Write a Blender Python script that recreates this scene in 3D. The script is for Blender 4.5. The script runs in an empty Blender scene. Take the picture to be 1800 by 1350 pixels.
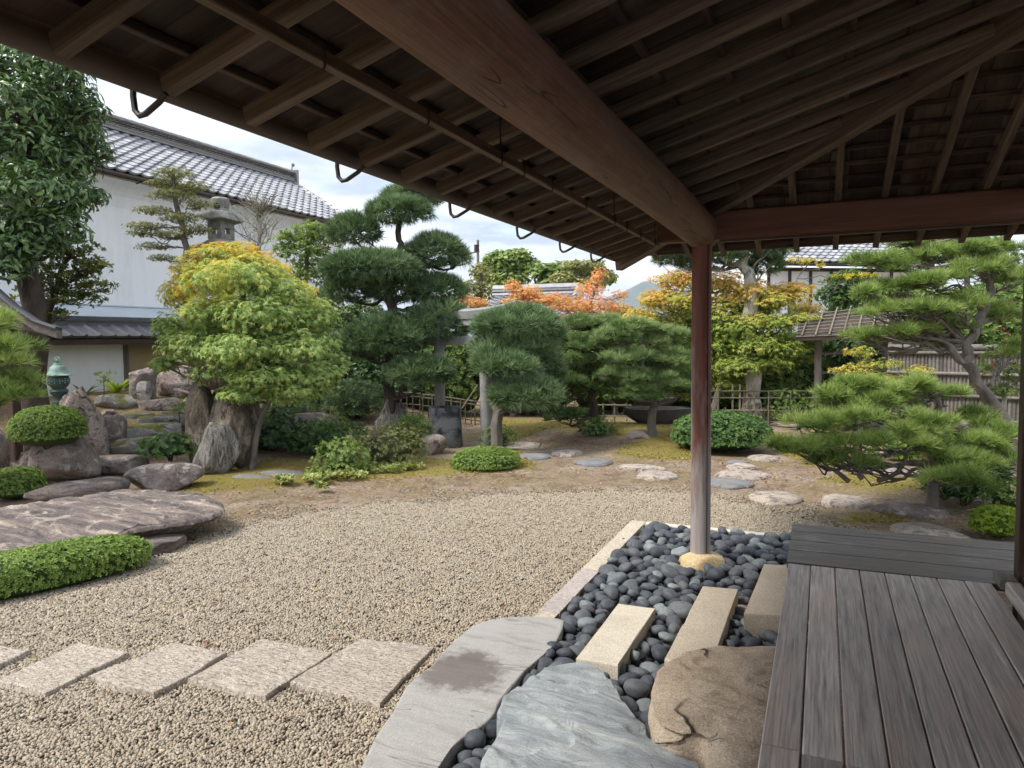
import bpy, bmesh, math, random
import numpy as np
from mathutils import Vector, Matrix

# ------------------------------------------------------------------ camera, sky, sun, exposure
scene = bpy.context.scene
COL = scene.collection
F, CX, CY = 1250.0, 900.0, 675.0
EYE = 1.75
YAW, PITCH, ROLL = math.radians(23.6), math.radians(-3.6), math.radians(0.66)
ROT = Matrix.Rotation(YAW, 3, 'Z') @ Matrix.Rotation(math.radians(90) + PITCH, 3, 'X') @ Matrix.Rotation(-ROLL, 3, 'Z')
cam_data = bpy.data.cameras.new('camera')
cam_data.sensor_width = 36.0
cam_data.lens = 25.0
cam_data.clip_start = 0.05
cam_data.clip_end = 9000
cam = bpy.data.objects.new('camera', cam_data)
M4 = ROT.to_4x4(); M4.translation = Vector((0, 0, EYE))
cam.matrix_world = M4
COL.objects.link(cam)
scene.camera = cam

scene.render.engine = 'CYCLES'
scene.view_settings.view_transform = 'Standard'
scene.view_settings.look = 'None'
scene.view_settings.gamma = 1.0
scene.view_settings.exposure = 1.78
cy = scene.cycles
cy.use_denoising = True
cy.use_adaptive_sampling = True
cy.adaptive_threshold = 0.02
cy.max_bounces = 7
cy.diffuse_bounces = 4
cy.glossy_bounces = 2
cy.transmission_bounces = 4
cy.transparent_max_bounces = 6
cy.sample_clamp_indirect = 6
cy.caustics_reflective = False
cy.caustics_refractive = False

SUN_EL, SUN_AZ = math.radians(52), math.radians(226)      # azimuth from +Y, clockwise seen from above
SUN_DIR = Vector((math.sin(SUN_AZ) * math.cos(SUN_EL), math.cos(SUN_AZ) * math.cos(SUN_EL), math.sin(SUN_EL)))
world = bpy.data.worlds.new('World')
scene.world = world
world.use_nodes = True
wn, wl = world.node_tree.nodes, world.node_tree.links
wn.clear()
wout = wn.new('ShaderNodeOutputWorld')
bg = wn.new('ShaderNodeBackground')
wl.new(bg.outputs[0], wout.inputs[0])
sky = wn.new('ShaderNodeTexSky')
sky.sky_type = 'NISHITA'
sky.sun_disc = False
sky.sun_elevation = SUN_EL
sky.sun_rotation = SUN_AZ
sky.air_density = 1.2
tc = wn.new('ShaderNodeTexCoord')
sep = wn.new('ShaderNodeSeparateXYZ'); wl.new(tc.outputs['Generated'], sep.inputs[0])
def wmath(op, a, b=None, c=None):
    n = wn.new('ShaderNodeMath'); n.operation = op
    for i, v in enumerate((a, b, c)):
        if v is None: continue
        if isinstance(v, (int, float)): n.inputs[i].default_value = v
        else: wl.new(v, n.inputs[i])
    return n.outputs[0]
zc = wmath('ADD', wmath('MAXIMUM', sep.outputs[2], 0.0), 0.09)
cmb = wn.new('ShaderNodeCombineXYZ')
wl.new(wmath('DIVIDE', sep.outputs[0], zc), cmb.inputs[0])
wl.new(wmath('DIVIDE', sep.outputs[1], zc), cmb.inputs[1])
def wnoise(scale, detail, rough, off):
    mp = wn.new('ShaderNodeMapping'); wl.new(cmb.outputs[0], mp.inputs[0])
    mp.inputs['Location'].default_value = off
    n = wn.new('ShaderNodeTexNoise'); wl.new(mp.outputs[0], n.inputs[0])
    n.inputs['Scale'].default_value = scale; n.inputs['Detail'].default_value = detail; n.inputs['Roughness'].default_value = rough
    return n.outputs[0]
n1 = wnoise(1.1, 9, 0.62, (3.1, 1.7, 0))
n2 = wnoise(0.9, 8, 0.6, (8.2, 5.5, 3))
cov = wn.new('ShaderNodeValToRGB'); wl.new(n1, cov.inputs[0])
cov.color_ramp.elements[0].position = 0.33; cov.color_ramp.elements[0].color = (0, 0, 0, 1)
cov.color_ramp.elements[1].position = 0.43; cov.color_ramp.elements[1].color = (1, 1, 1, 1)
ccol = wn.new('ShaderNodeValToRGB'); wl.new(n2, ccol.inputs[0])
e = ccol.color_ramp.elements
e[0].position = 0.36; e[0].color = (0.20, 0.235, 0.295, 1)
e[1].position = 0.62; e[1].color = (0.46, 0.465, 0.48, 1)
m_ = ccol.color_ramp.elements.new(0.48); m_.color = (0.345, 0.37, 0.41, 1)
skys = wn.new('ShaderNodeMixRGB'); skys.blend_type = 'MULTIPLY'; skys.inputs[0].default_value = 1
wl.new(sky.outputs[0], skys.inputs[1]); skys.inputs[2].default_value = (0.09, 0.09, 0.09, 1)
mx = wn.new('ShaderNodeMixRGB'); wl.new(cov.outputs[0], mx.inputs[0]); wl.new(skys.outputs[0], mx.inputs[1]); wl.new(ccol.outputs[0], mx.inputs[2])
wl.new(mx.outputs[0], bg.inputs[0]); bg.inputs[1].default_value = 1.0

sd = bpy.data.lights.new('sun', 'SUN'); sd.energy = 1.5; sd.angle = math.radians(16); sd.color = (1, 0.95, 0.87)
so = bpy.data.objects.new('sun', sd); COL.objects.link(so)
so.rotation_euler = SUN_DIR.to_track_quat('Z', 'Y').to_euler(); so.location = (-10, -10, 20)

# ------------------------------------------------------------------ where things stand
R3 = np.array(ROT)
def ray(px, py):
    return R3 @ np.array([(px - CX) / F, -(py - CY) / F, -1.0])
def G(px, py, z=0.0):
    d = ray(px, py); t = (z - EYE) / d[2]
    return np.array([d[0] * t, d[1] * t, z])
def at(px, py, D):
    d = ray(px, py)
    return np.array([d[0] * D, d[1] * D, EYE + d[2] * D])
def onX(px, py, x):
    d = ray(px, py); t = x / d[0]; return np.array([x, d[1] * t, EYE + d[2] * t])
MC = np.array([-12.35, 9.3])
def sstep(a):
    a = np.clip(a, 0, 1); return a * a * (3 - 2 * a)
def terr(x, y):
    x = np.asarray(x, float); y = np.asarray(y, float)
    d = np.hypot(x - MC[0], y - MC[1])
    z = 0.88 * sstep((5.0 - d) / 2.8)
    d2 = np.hypot(x + 9.3, y - 12.2)
    z = np.maximum(z, 0.35 * sstep((3.0 - d2) / 2.2))
    d3 = np.hypot((x + 3.4) * .6, y - 12.6)
    z = z + 0.16 * sstep((1.7 - d3) / 1.5)
    d4 = np.hypot(x - 1.2, (y - 9.0))
    z = z + 0.10 * sstep((1.8 - d4) / 1.5)
    r = np.hypot(x, y)
    return z + 0.02 * np.sin(x * 1.7 + y * .6) * np.sin(y * 1.3) * sstep((r - 8) / 3)
def hit(px, py, tmax=40):
    d = ray(px, py)
    ts = np.arange(1.0, tmax, 0.02)
    zz = EYE + d[2] * ts
    g = zz - terr(d[0] * ts, d[1] * ts)
    i = np.argmax(g <= 0) if (g <= 0).any() else len(ts) - 1
    t = ts[i]
    return np.array([d[0] * t, d[1] * t, float(terr(d[0] * t, d[1] * t))]), t   # point, depth

# ------------------------------------------------------------------ noise
def _hash(ix, iy, iz, seed):
    h = (ix.astype(np.int64) * 374761393 + iy.astype(np.int64) * 668265263 + iz.astype(np.int64) * 2147483647 + seed * 974634777) & 0x7fffffff
    h = (h ^ (h >> 13)) * 1274126177 & 0x7fffffff
    h = (h ^ (h >> 16)) * 2246822519 & 0x7fffffff
    return ((h ^ (h >> 11)) & 0xffff) / 32767.5 - 1.0
def vnoise(P, seed=0):
    P = np.asarray(P, float); i = np.floor(P); f = P - i; u = f * f * (3 - 2 * f); i = i.astype(np.int64)
    r = 0
    for dx in (0, 1):
        for dy in (0, 1):
            for dz in (0, 1):
                w = (u[:, 0] if dx else 1 - u[:, 0]) * (u[:, 1] if dy else 1 - u[:, 1]) * (u[:, 2] if dz else 1 - u[:, 2])
                r = r + w * _hash(i[:, 0] + dx, i[:, 1] + dy, i[:, 2] + dz, seed)
    return r
def fbm(P, octv=4, seed=0, gain=.5):
    a, r, s = 1.0, 0, 0
    P = np.asarray(P, float)
    for o in range(octv):
        r = r + a * vnoise(P * (2 ** o) + 17.3 * o, seed + o); s += a; a *= gain
    return r / s

# ------------------------------------------------------------------ mesh and object helpers
RS = np.random.RandomState
def mesh_np(name, V, faces, mats, smooth=True, attrs=None, matidx=None):
    V = np.asarray(V, np.float32).reshape(-1, 3)
    if isinstance(faces, np.ndarray): faces = [faces]
    faces = [np.asarray(f, np.int32) for f in faces if len(f)]
    me = bpy.data.meshes.new(name)
    me.vertices.add(len(V)); me.vertices.foreach_set('co', V.ravel())
    tot = sum(f.size for f in faces); npoly = sum(len(f) for f in faces)
    me.loops.add(tot); me.polygons.add(npoly)
    me.loops.foreach_set('vertex_index', np.concatenate([f.ravel() for f in faces]))
    st, c = [], 0
    for f in faces:
        st.append(c + np.arange(len(f)) * f.shape[1]); c += f.size
    me.polygons.foreach_set('loop_start', np.concatenate(st).astype(np.int32))
    me.polygons.foreach_set('use_smooth', np.full(npoly, smooth))
    for m in (mats if isinstance(mats, (list, tuple)) else [mats]): me.materials.append(m)
    if matidx is not None: me.polygons.foreach_set('material_index', np.asarray(matidx, np.int32))
    if attrs:
        for k, v in attrs.items():
            a = me.attributes.new(k, 'FLOAT', 'POINT'); a.data.foreach_set('value', np.asarray(v, np.float32))
    me.update(calc_edges=True); me.validate(clean_customdata=False)
    return me
class MB:
    def __init__(s): s.v = []; s.f = []
    def add(s, V, Fs):
        o = len(s.v); s.v.extend([tuple(map(float, p)) for p in V]); s.f.extend([tuple(int(i) + o for i in f) for f in Fs])
    def box(s, a, b):
        (x0, y0, z0), (x1, y1, z1) = a, b
        s.add([(x0,y0,z0),(x1,y0,z0),(x1,y1,z0),(x0,y1,z0),(x0,y0,z1),(x1,y0,z1),(x1,y1,z1),(x0,y1,z1)],
              [(0,3,2,1),(4,5,6,7),(0,1,5,4),(1,2,6,5),(2,3,7,6),(3,0,4,7)])
    def tube(s, pts, rad, n=8, cap=True, wob=0, seed=0):
        pts = np.asarray(pts, float); m = len(pts)
        rad = np.full(m, rad) if np.isscalar(rad) else np.asarray(rad, float)
        T = np.gradient(pts, axis=0); T /= np.linalg.norm(T, axis=1)[:, None] + 1e-9
        ref = np.array([0, 0, 1.0]) if abs(T[0][2]) < .9 else np.array([1.0, 0, 0])
        u = np.cross(T[0], ref); u /= np.linalg.norm(u)
        a = np.arange(n) / n * 2 * np.pi; V = []
        rs = RS(seed)
        ph = rs.rand(3) * 6.28
        for i in range(m):
            u = u - T[i] * np.dot(u, T[i]); u /= np.linalg.norm(u) + 1e-9
            w = np.cross(T[i], u)
            rr = rad[i] * (1 + wob * (np.sin(a * 2 + ph[0] + i * .5) * .5 + np.sin(a * 3 + ph[1] - i * .7) * .5))
            V.append(pts[i] + rr[:, None] * (np.cos(a)[:, None] * u + np.sin(a)[:, None] * w))
        V = np.concatenate(V); Fs = []
        for i in range(m - 1):
            for j in range(n):
                k = (j + 1) % n; Fs.append((i*n+j, i*n+k, (i+1)*n+k, (i+1)*n+j))
        if cap:
            Fs.append(tuple(range(n))[::-1]); Fs.append(tuple((m-1)*n + j for j in range(n)))
        s.add(V, Fs)
    def lathe(s, prof, c=(0, 0, 0), n=24, sq=0):
        a = np.arange(n) / n * 2 * np.pi; V = []
        for r, z in prof:
            k = 1.0
            V += [(c[0] + r*math.cos(t)*k, c[1] + r*math.sin(t)*k, c[2] + z) for t in a]
        m = len(prof); Fs = []
        for i in range(m - 1):
            for j in range(n):
                k = (j+1) % n; Fs.append((i*n+j, i*n+k, (i+1)*n+k, (i+1)*n+j))
        Fs.append(tuple(range(n))[::-1]); Fs.append(tuple((m-1)*n+j for j in range(n)))
        s.add(V, Fs)
    def mesh(s, name, mt, smooth=False):
        me = bpy.data.meshes.new(name); me.from_pydata(s.v, [], s.f)
        me.materials.append(mt)
        me.polygons.foreach_set('use_smooth', np.full(len(s.f), smooth)); me.update()
        if smooth and hasattr(me, 'set_sharp_from_angle'): me.set_sharp_from_angle(angle=math.radians(42))
        return me
def link(name, data, parent=None, loc=(0, 0, 0), rot=None, **pr):
    o = bpy.data.objects.new(name, data); COL.objects.link(o); o.location = Vector([float(c) for c in loc])
    if rot is not None: o.rotation_euler = rot
    if parent is not None: o.parent = parent
    for k, v in pr.items():
        if v is not None: o[k] = v
    return o
def thing(name, label, cat, loc=(0, 0, 0), group=None):
    return link(name, None, None, loc, label=label, category=cat, group=group)
def part(name, mb, mt, parent, smooth=False, loc=(0, 0, 0), **pr):
    """mb holds world coordinates; they become local to the thing."""
    root = parent; off = np.array(parent.location)
    while root.parent is not None:
        root = root.parent; off = off + np.array(root.location)
    mb.v = [(p[0]-off[0]-loc[0], p[1]-off[1]-loc[1], p[2]-off[2]-loc[2]) for p in mb.v]
    return link(name, mb.mesh(name, mt, smooth), parent, loc, **pr)
_jr = RS(5)
def prism_mesh(name, L, w, h, mt, ch=0.006):
    a, b = w/2, h/2; c = min(ch, a*.6, b*.6)
    sec = [(-a+c,-b),(a-c,-b),(a,-b+c),(a,b-c),(a-c,b),(-a+c,b),(-a,b-c),(-a,-b+c)]
    V = [(x, y, z) for x in (0, L) for y, z in sec]
    Fs = [(i, 8+i, 8+(i+1)%8, (i+1)%8) for i in range(8)] + [tuple(range(8)), tuple(range(15, 7, -1))]
    me = bpy.data.meshes.new(name); me.from_pydata(V, [], Fs); me.materials.append(mt); me.update()
    return me
def bar(name, p0, p1, w, h, mt, parent=None, ch=0.006, up=(0, 0, 1), **pr):
    """squared timber from p0 to p1 (centre line): w across, h along up"""
    p0 = Vector([float(c) for c in p0]); p1 = Vector([float(c) for c in p1]); d = p1 - p0; L = d.length; x = d.normalized()
    z = Vector(up); z = (z - x * z.dot(x)).normalized(); y = z.cross(x)
    me = prism_mesh(name, L, w, h, mt, ch)
    off = parent.location if parent is not None else Vector((0, 0, 0))
    o = link(name, me, parent, p0 - off, **pr)
    o.rotation_euler = Matrix((x, y, z)).transposed().to_euler()
    return o

# ------------------------------------------------------------------ materials
class NT:
    def __init__(s, name):
        s.m = bpy.data.materials.new(name); s.m.use_nodes = True
        s.n = s.m.node_tree.nodes; s.l = s.m.node_tree.links
        s.b = s.n['Principled BSDF']; s.out = s.n['Material Output']
        s.b.inputs['Specular IOR Level'].default_value = 0.35
    def new(s, t, **kw):
        n = s.n.new(t)
        for k, v in kw.items(): setattr(n, k, v)
        return n
    def co(s, kind='Object', scale=(1, 1, 1), rnd=False):
        t = s.new('ShaderNodeTexCoord'); mp = s.new('ShaderNodeMapping'); s.l.new(t.outputs[kind], mp.inputs[0])
        mp.inputs['Scale'].default_value = scale
        if rnd:
            oi = s.new('ShaderNodeObjectInfo'); m = s.new('ShaderNodeMath', operation='MULTIPLY'); s.l.new(oi.outputs['Random'], m.inputs[0]); m.inputs[1].default_value = 57.0
            s.l.new(m.outputs[0], mp.inputs['Location'])
        return mp.outputs[0]
    def noise(s, co, scale, detail=4, rough=.55, dist=0):
        n = s.new('ShaderNodeTexNoise'); s.l.new(co, n.inputs[0]); n.inputs['Scale'].default_value = scale
        n.inputs['Detail'].default_value = detail; n.inputs['Roughness'].default_value = rough; n.inputs['Distortion'].default_value = dist
        return n.outputs[0]
    def vor(s, co, scale, out='Distance', feature='F1'):
        n = s.new('ShaderNodeTexVoronoi', feature=feature); s.l.new(co, n.inputs[0]); n.inputs['Scale'].default_value = scale
        return n.outputs[out]
    def ramp(s, f, stops):
        r = s.new('ShaderNodeValToRGB'); s.l.new(f, r.inputs[0]); el = r.color_ramp.elements
        for i, (p, c) in enumerate(stops):
            e = el[i] if i < 2 else el.new(p)
            e.position = p; e.color = (*c, 1) if len(c) == 3 else c
        return r.outputs[0]
    def g(s, f, a, b):
        return s.ramp(f, [(a, (0, 0, 0)), (b, (1, 1, 1))])
    def mix(s, f, a, b, mode='MIX'):
        m = s.new('ShaderNodeMixRGB', blend_type=mode)
        for i, v in enumerate((f, a, b)):
            if isinstance(v, (int, float)): m.inputs[i].default_value = v
            elif isinstance(v, tuple): m.inputs[i].default_value = (*v, 1)
            else: s.l.new(v, m.inputs[i])
        return m.outputs[0]
    def math(s, op, a, b):
        m = s.new('ShaderNodeMath', operation=op)
        for i, v in enumerate((a, b)):
            if isinstance(v, (int, float)): m.inputs[i].default_value = v
            else: s.l.new(v, m.inputs[i])
        return m.outputs[0]
    def attr(s, name):
        a = s.new('ShaderNodeAttribute'); a.attribute_name = name; return a.outputs['Fac']
    def rnd(s):
        return s.new('ShaderNodeObjectInfo').outputs['Random']
    def bump(s, h, strength=.5, dist=.01):
        b = s.new('ShaderNodeBump'); b.inputs['Strength'].default_value = strength; b.inputs['Distance'].default_value = dist
        s.l.new(h, b.inputs['Height'])
        if s.b.inputs['Normal'].is_linked: s.l.new(s.b.inputs['Normal'].links[0].from_socket, b.inputs['Normal'])
        s.l.new(b.outputs[0], s.b.inputs['Normal'])
    def base(s, c):
        if isinstance(c, tuple): s.b.inputs['Base Color'].default_value = (*c, 1)
        else: s.l.new(c, s.b.inputs['Base Color'])
        return s
    def rough(s, v):
        if isinstance(v, (int, float)): s.b.inputs['Roughness'].default_value = v
        else: s.l.new(v, s.b.inputs['Roughness'])
        return s

def wood(name, c0, c1, c2=None, grain=38, rough=.75, bump=.4, var=.35, blotch=None, ax=0, crk=0):
    t = NT(name); st_ = lambda a, b: tuple(a if i == ax else b for i in range(3)); co = t.co('Object', st_(1.2, 18), True)
    n = t.noise(co, grain / 18, 6, .62, .25)
    n2 = t.noise(t.co('Object', st_(.9, 4), True), 1.6, 3)
    c = t.ramp(n, [(.32, c0), (.68, c1)])
    if c2: c = t.mix(t.g(n2, .45, .68), c, c2)
    if blotch:
        n3 = t.noise(t.co('Object', (3, 9, 9), True), 1.3, 6, .7)
        c = t.mix(t.math('MULTIPLY', t.g(n3, .56, .66), .75), c, blotch)
    if crk:
        an = t.new('ShaderNodeMath', operation='ABSOLUTE'); t.l.new(t.math('SUBTRACT', t.noise(t.co('Object', st_(.35, 5)), crk, 2, .5, .3), .5), an.inputs[0])
        cg = t.math('MAXIMUM', t.g(an.outputs[0], 0, .006), t.g(t.noise(t.co('Object', st_(.8, 3)), 1.1, 2), .44, .5)); c = t.mix(cg, t.mix(.8, c, (.02, .012, .01)), c); t.bump(cg, .8, .01)
        c = t.mix(t.math('MULTIPLY', t.g(t.noise(t.co('Object', st_(1.5, 3)), 2.5, 6, .7), .52, .68), .4), c, (.20, .16, .13))
    nf = t.noise(t.co('Object', st_(2.2, 130), True), 1.0, 4, .7)
    c = t.mix(1.0, c, t.ramp(nf, [(.34, (.72,)*3), (.5, (1.0,)*3), (.66, (1.2,)*3)]), 'MULTIPLY'); t.bump(nf, bump * .8, .002)
    v = t.ramp(t.rnd(), [(0, (1-var,)*3), (1, (1+var*.5,)*3)])
    t.base(t.mix(1.0, c, v, 'MULTIPLY')).rough(rough); t.bump(n, bump, .004)
    return t.m
def stone(name, cols, scale=3, lichen=None, moss=None, bump=.6, bd=.03, rough=.85, speck=.25, streak=None, strata=None, dark=None, crack=0, ds=1.1, veins=0, vein_col=None, vs=1.0, stain=None, gs=22):
    t = NT(name)
    sc = (1, 1, 1) if not streak else streak
    co = t.co('Object', sc, True); n = t.noise(co, scale, 8, .62, .3)
    k = len(cols); c = t.ramp(n, [(.3 + .4 * i / (k - 1), cols[i]) for i in range(k)])
    co1 = t.co('Object', (1, 1, 1), True)
    fine = t.noise(co1, scale * gs, 5, .75)
    c = t.mix(1.0, c, t.ramp(fine, [(.36, (1 - speck,) * 3), (.64, (1 + speck,) * 3)]), 'MULTIPLY')
    if dark:
        c = t.mix(t.g(t.noise(co1 if not streak else t.co('Object', streak, True), scale * ds, 7, .7, .6), .50, .60), c, dark)
    if lichen:
        l = t.g(t.noise(co1, scale * 2.3, 8, .72, .8), .54, .62)
        c = t.mix(t.math('MULTIPLY', l, .75), c, lichen)
    if moss:
        ge = t.new('ShaderNodeNewGeometry'); sp = t.new('ShaderNodeSeparateXYZ'); t.l.new(ge.outputs['Normal'], sp.inputs[0])
        a = t.math('ADD', t.math('MULTIPLY', sp.outputs[2], .35), t.noise(co1, scale * .9, 6, .7))
        c = t.mix(t.g(a, .70, .80), c, moss)
    if stain:
        mp = t.new('ShaderNodeVectorMath', operation='DISTANCE'); t.l.new(t.co('Object'), mp.inputs[0]); mp.inputs[1].default_value = stain[0]
        dn_ = t.math('ADD', t.math('DIVIDE', mp.outputs['Value'], stain[1]), t.math('MULTIPLY', t.math('SUBTRACT', t.noise(co1, 9, 7, .75), .5), 1.8))
        c = t.mix(t.g(dn_, .62, 1.0), t.mix(.75, c, stain[2]), c)
    if veins:
        vn = t.new('ShaderNodeMath', operation='ABSOLUTE'); t.l.new(t.math('SUBTRACT', t.noise(co, scale * vs, 3, .5, .9), .5), vn.inputs[0])
        vg = t.math('MAXIMUM', t.g(vn.outputs[0], .0, .007), t.g(t.noise(co1, scale * 1.3, 3), .40, .50))
        if vein_col: c = t.mix(vg, t.mix(.6, c, vein_col), c)
    t.base(c).rough(rough)
    if veins: t.bump(vg, veins, bd)
    big = t.noise(co, scale * 2.2, 8, .65, .4)
    t.bump(big, bump, bd); t.bump(fine, bump * .7, bd * .12)
    if crack:
        cr = t.g(t.vor(t.co('Object', sc, True), scale * .9, 'Distance', 'DISTANCE_TO_EDGE'), 0, .03)
        t.bump(cr, crack, bd)
    return t.m
def leafm(name, cols, trans=.3, rough=.5, spec=.3):
    t = NT(name); a = t.attr('tint')
    k = len(cols); c = t.ramp(a, [(i / (k - 1), cols[i]) for i in range(k)])
    t.base(c).rough(rough); t.b.inputs['Specular IOR Level'].default_value = spec
    tr = t.new('ShaderNodeBsdfTranslucent'); t.l.new(t.mix(1.0, c, (1.25, 1.3, .75), 'MULTIPLY'), tr.inputs[0])
    ms = t.new('ShaderNodeMixShader'); ms.inputs[0].default_value = trans
    t.l.new(t.b.outputs[0], ms.inputs[1]); t.l.new(tr.outputs[0], ms.inputs[2]); t.l.new(ms.outputs[0], t.out.inputs[0])
    return t.m
def plain(name, c, rough=.6, metal=0, var=0.12, scale=6, bump=0):
    t = NT(name); n = t.noise(t.co(), scale, 6, .6)
    t.base(t.mix(1.0, t.ramp(n, [(.3, tuple(x*(1-var) for x in c)), (.7, tuple(x*(1+var) for x in c))]), (1., 1., 1.), 'MULTIPLY')).rough(rough)
    t.b.inputs['Metallic'].default_value = metal
    if bump: t.bump(n, bump, .01)
    return t.m

M = {}
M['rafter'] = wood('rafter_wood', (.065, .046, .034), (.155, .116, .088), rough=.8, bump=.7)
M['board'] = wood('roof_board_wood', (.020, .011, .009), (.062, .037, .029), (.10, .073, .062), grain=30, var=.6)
M['log'] = wood('log_wood', (.10, .045, .029), (.175, .086, .056), (.13, .075, .054), grain=44, var=0, bump=.8, rough=.6, ax=1, crk=1.6)
M['beam'] = wood('beam_wood', (.075, .030, .019), (.135, .058, .038), grain=24, var=.1, rough=.55)
M['deck'] = wood('deck_wood', (.30, .255, .222), (.64, .565, .50), (.56, .43, .36), grain=46, rough=.55, var=.3, bump=.9)
M['deckend'] = wood('dark_deck_wood', (.055, .045, .038), (.18, .153, .135), (.12, .088, .07), grain=34, rough=.5, var=.2, bump=.9, blotch=(.22, .20, .19))
M['darkwood'] = wood('dark_wood', (.03, .017, .012), (.07, .04, .028), rough=.5)
M['greywood'] = wood('grey_wood', (.10, .085, .07), (.2, .175, .15))
M['sawn'] = wood('sawn_beam_end', (.26, .14, .055), (.42, .25, .11), grain=20)
M['iron'] = plain('dark_iron', (.035, .028, .024), .55, .3)
M['copper'] = plain('dark_gutter', (.075, .058, .047), .6, .3)
M['covering'] = plain('roof_light_block', (.06, .055, .05), .9)
def post_mat():
    t = NT('post_wood'); n = t.noise(t.co('Object', (16, 16, .8)), 2.2, 6, .6, .2)
    c = t.ramp(n, [(.3, (.105, .036, .024)), (.7, (.19, .075, .05))])
    sp = t.new('ShaderNodeSeparateXYZ'); t.l.new(t.co(), sp.inputs[0])
    n2 = t.noise(t.co('Object', (7, 7, .9)), 1.4, 6, .65)
    a = t.math('ADD', t.math('MULTIPLY', sp.outputs[2], -.30), t.math('MULTIPLY', n2, 1.3))
    g = t.ramp(n, [(.3, (.27, .23, .215)), (.7, (.42, .38, .36))])
    c = t.mix(t.g(a, .20, .48), c, g)
    t.base(c).rough(.6); t.bump(n, .4, .004); return t.m
M['post'] = post_mat()
GR_T, GR_G = (.40, .335, .25), (.33, .30, .265)
M['granite'] = stone('tan_granite', [(.38, .315, .24), (.50, .425, .335)], 2, gs=75, bump=.15, bd=.01, speck=.35)
M['granite_pale'] = stone('pale_granite', [(.42, .375, .30), (.54, .48, .39), (.46, .36, .235)], 2, gs=75, bump=.15, bd=.01, speck=.35)
M['granite_kerb'] = stone('kerb_granite', [(.40, .35, .27), (.50, .45, .36)], 2, bump=.15, bd=.01, speck=.3)
M['granite_mauve'] = stone('mauve_granite', [(.33, .29, .27), (.42, .37, .34)], 2, bump=.15, bd=.01, speck=.3)
M['granite_white'] = stone('white_kerb', [(.50, .47, .41), (.6, .57, .5)], 2, bump=.1, bd=.01, speck=.2)
M['paver'] = stone('pitted_granite', [(.42, .36, .295), (.54, .475, .395)], 4, gs=40, dark=(.20, .16, .14), ds=6.5, streak=(1.4, 3.4, 1), bump=1.0, bd=.03, speck=.5)
M['mauve_slab'] = stone('mauve_slate', [(.235, .22, .21), (.34, .325, .31), (.285, .28, .27)], 2.6, gs=60, bump=.45, bd=.014, speck=.2, streak=(1, 3, 1), veins=.5, vein_col=(.15, .13, .13), vs=.4, stain=((-.10, .12, .16), .26, (.10, .075, .07)))
M['blue_slab'] = stone('blue_green_schist', [(.17, .195, .205), (.31, .335, .345), (.47, .49, .475)], 2.4, gs=60, bump=.9, bd=.03, speck=.18, streak=(1.1, 4.5, 2.5), veins=1, vein_col=(.10, .12, .12), vs=.9)
M['brown_rock'] = stone('brown_sandstone', [(.31, .235, .165), (.45, .355, .26), (.54, .45, .345)], 2.4, gs=60, bump=.8, bd=.04, speck=.4, rough=.9, veins=1, vein_col=(.12, .08, .05), vs=.5)
M['yellow_stone'] = stone('yellow_base_stone', [(.44, .33, .17), (.56, .45, .28)], 3, bump=.3, bd=.02, speck=.3)
M['big_rock'] = stone('purple_brown_rock', [(.075, .062, .060), (.145, .12, .113), (.25, .20, .175), (.54, .44, .35)], 2.0, bump=1.0, bd=.06, speck=.3, streak=(.8, 4.2, 3), lichen=(.47, .40, .34))
M['purple_rock'] = stone('purple_lichen_rock', [(.095, .075, .068), (.19, .155, .14), (.33, .28, .25)], 2.6, bump=1.0, bd=.05, lichen=(.46, .42, .38), veins=1, vein_col=(.05, .04, .035), vs=.5, speck=.35)
M['pink_rock'] = stone('pink_speckled_rock', [(.27, .21, .185), (.40, .33, .29)], 3, dark=(.11, .09, .08), ds=3, bump=1, bd=.04, speck=.5, veins=1, vein_col=(.08, .06, .05), vs=.4)
M['grey_rock'] = stone('grey_lichen_rock', [(.13, .12, .112), (.26, .25, .235), (.40, .38, .35)], 3, lichen=(.5, .49, .45), bump=1, bd=.04, speck=.4, moss=(.13, .12, .03), veins=1, vein_col=(.06, .055, .05), vs=.5)
M['stump'] = stone('old_stump_bark', [(.06, .047, .037), (.17, .138, .105), (.38, .32, .255)], 2.4, dark=(.035, .028, .024), ds=1.2, bump=1, bd=.07, streak=(2.4, 2.4, .7), moss=(.09, .09, .022), speck=.4, veins=1, vein_col=(.03, .025, .02), vs=.9)
M['torii'] = stone('torii_granite', [(.22, .22, .215), (.33, .33, .325)], 4, bump=.3, bd=.01, speck=.4)
M['lantern_stone'] = stone('lantern_granite', [(.12, .12, .115), (.25, .25, .235), (.35, .33, .29)], 5, bump=.8, bd=.03, speck=.4, lichen=(.42, .40, .33))
M['basin'] = stone('dark_basin_stone', [(.10, .105, .11), (.17, .175, .18)], 2, dark=(.03, .03, .032), bump=.3, bd=.02, speck=.15)
M['stepstone'] = stone('pale_stepping_stone', [(.31, .26, .22), (.46, .395, .33)], 4, dark=(.17, .135, .13), ds=3, bump=1, bd=.03, speck=.45)
M['stepstone_dark'] = stone('dark_stepping_stone', [(.13, .13, .135), (.23, .23, .23)], 4, bump=.5, bd=.02, speck=.2)
M['bark'] = stone('dark_bark', [(.04, .03, .024), (.10, .075, .06)], 9, bump=1, bd=.03, streak=(1, 1, .4), speck=.3)
M['bark_pale'] = stone('pale_bark', [(.16, .14, .12), (.36, .33, .29), (.5, .47, .42)], 5, dark=(.08, .07, .06), bump=1, bd=.02, streak=(1, 1, .35), speck=.3)
M['bark_grey'] = stone('grey_bark', [(.09, .08, .07), (.22, .195, .17)], 8, bump=1, bd=.02, streak=(1, 1, .4), speck=.3)
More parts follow.
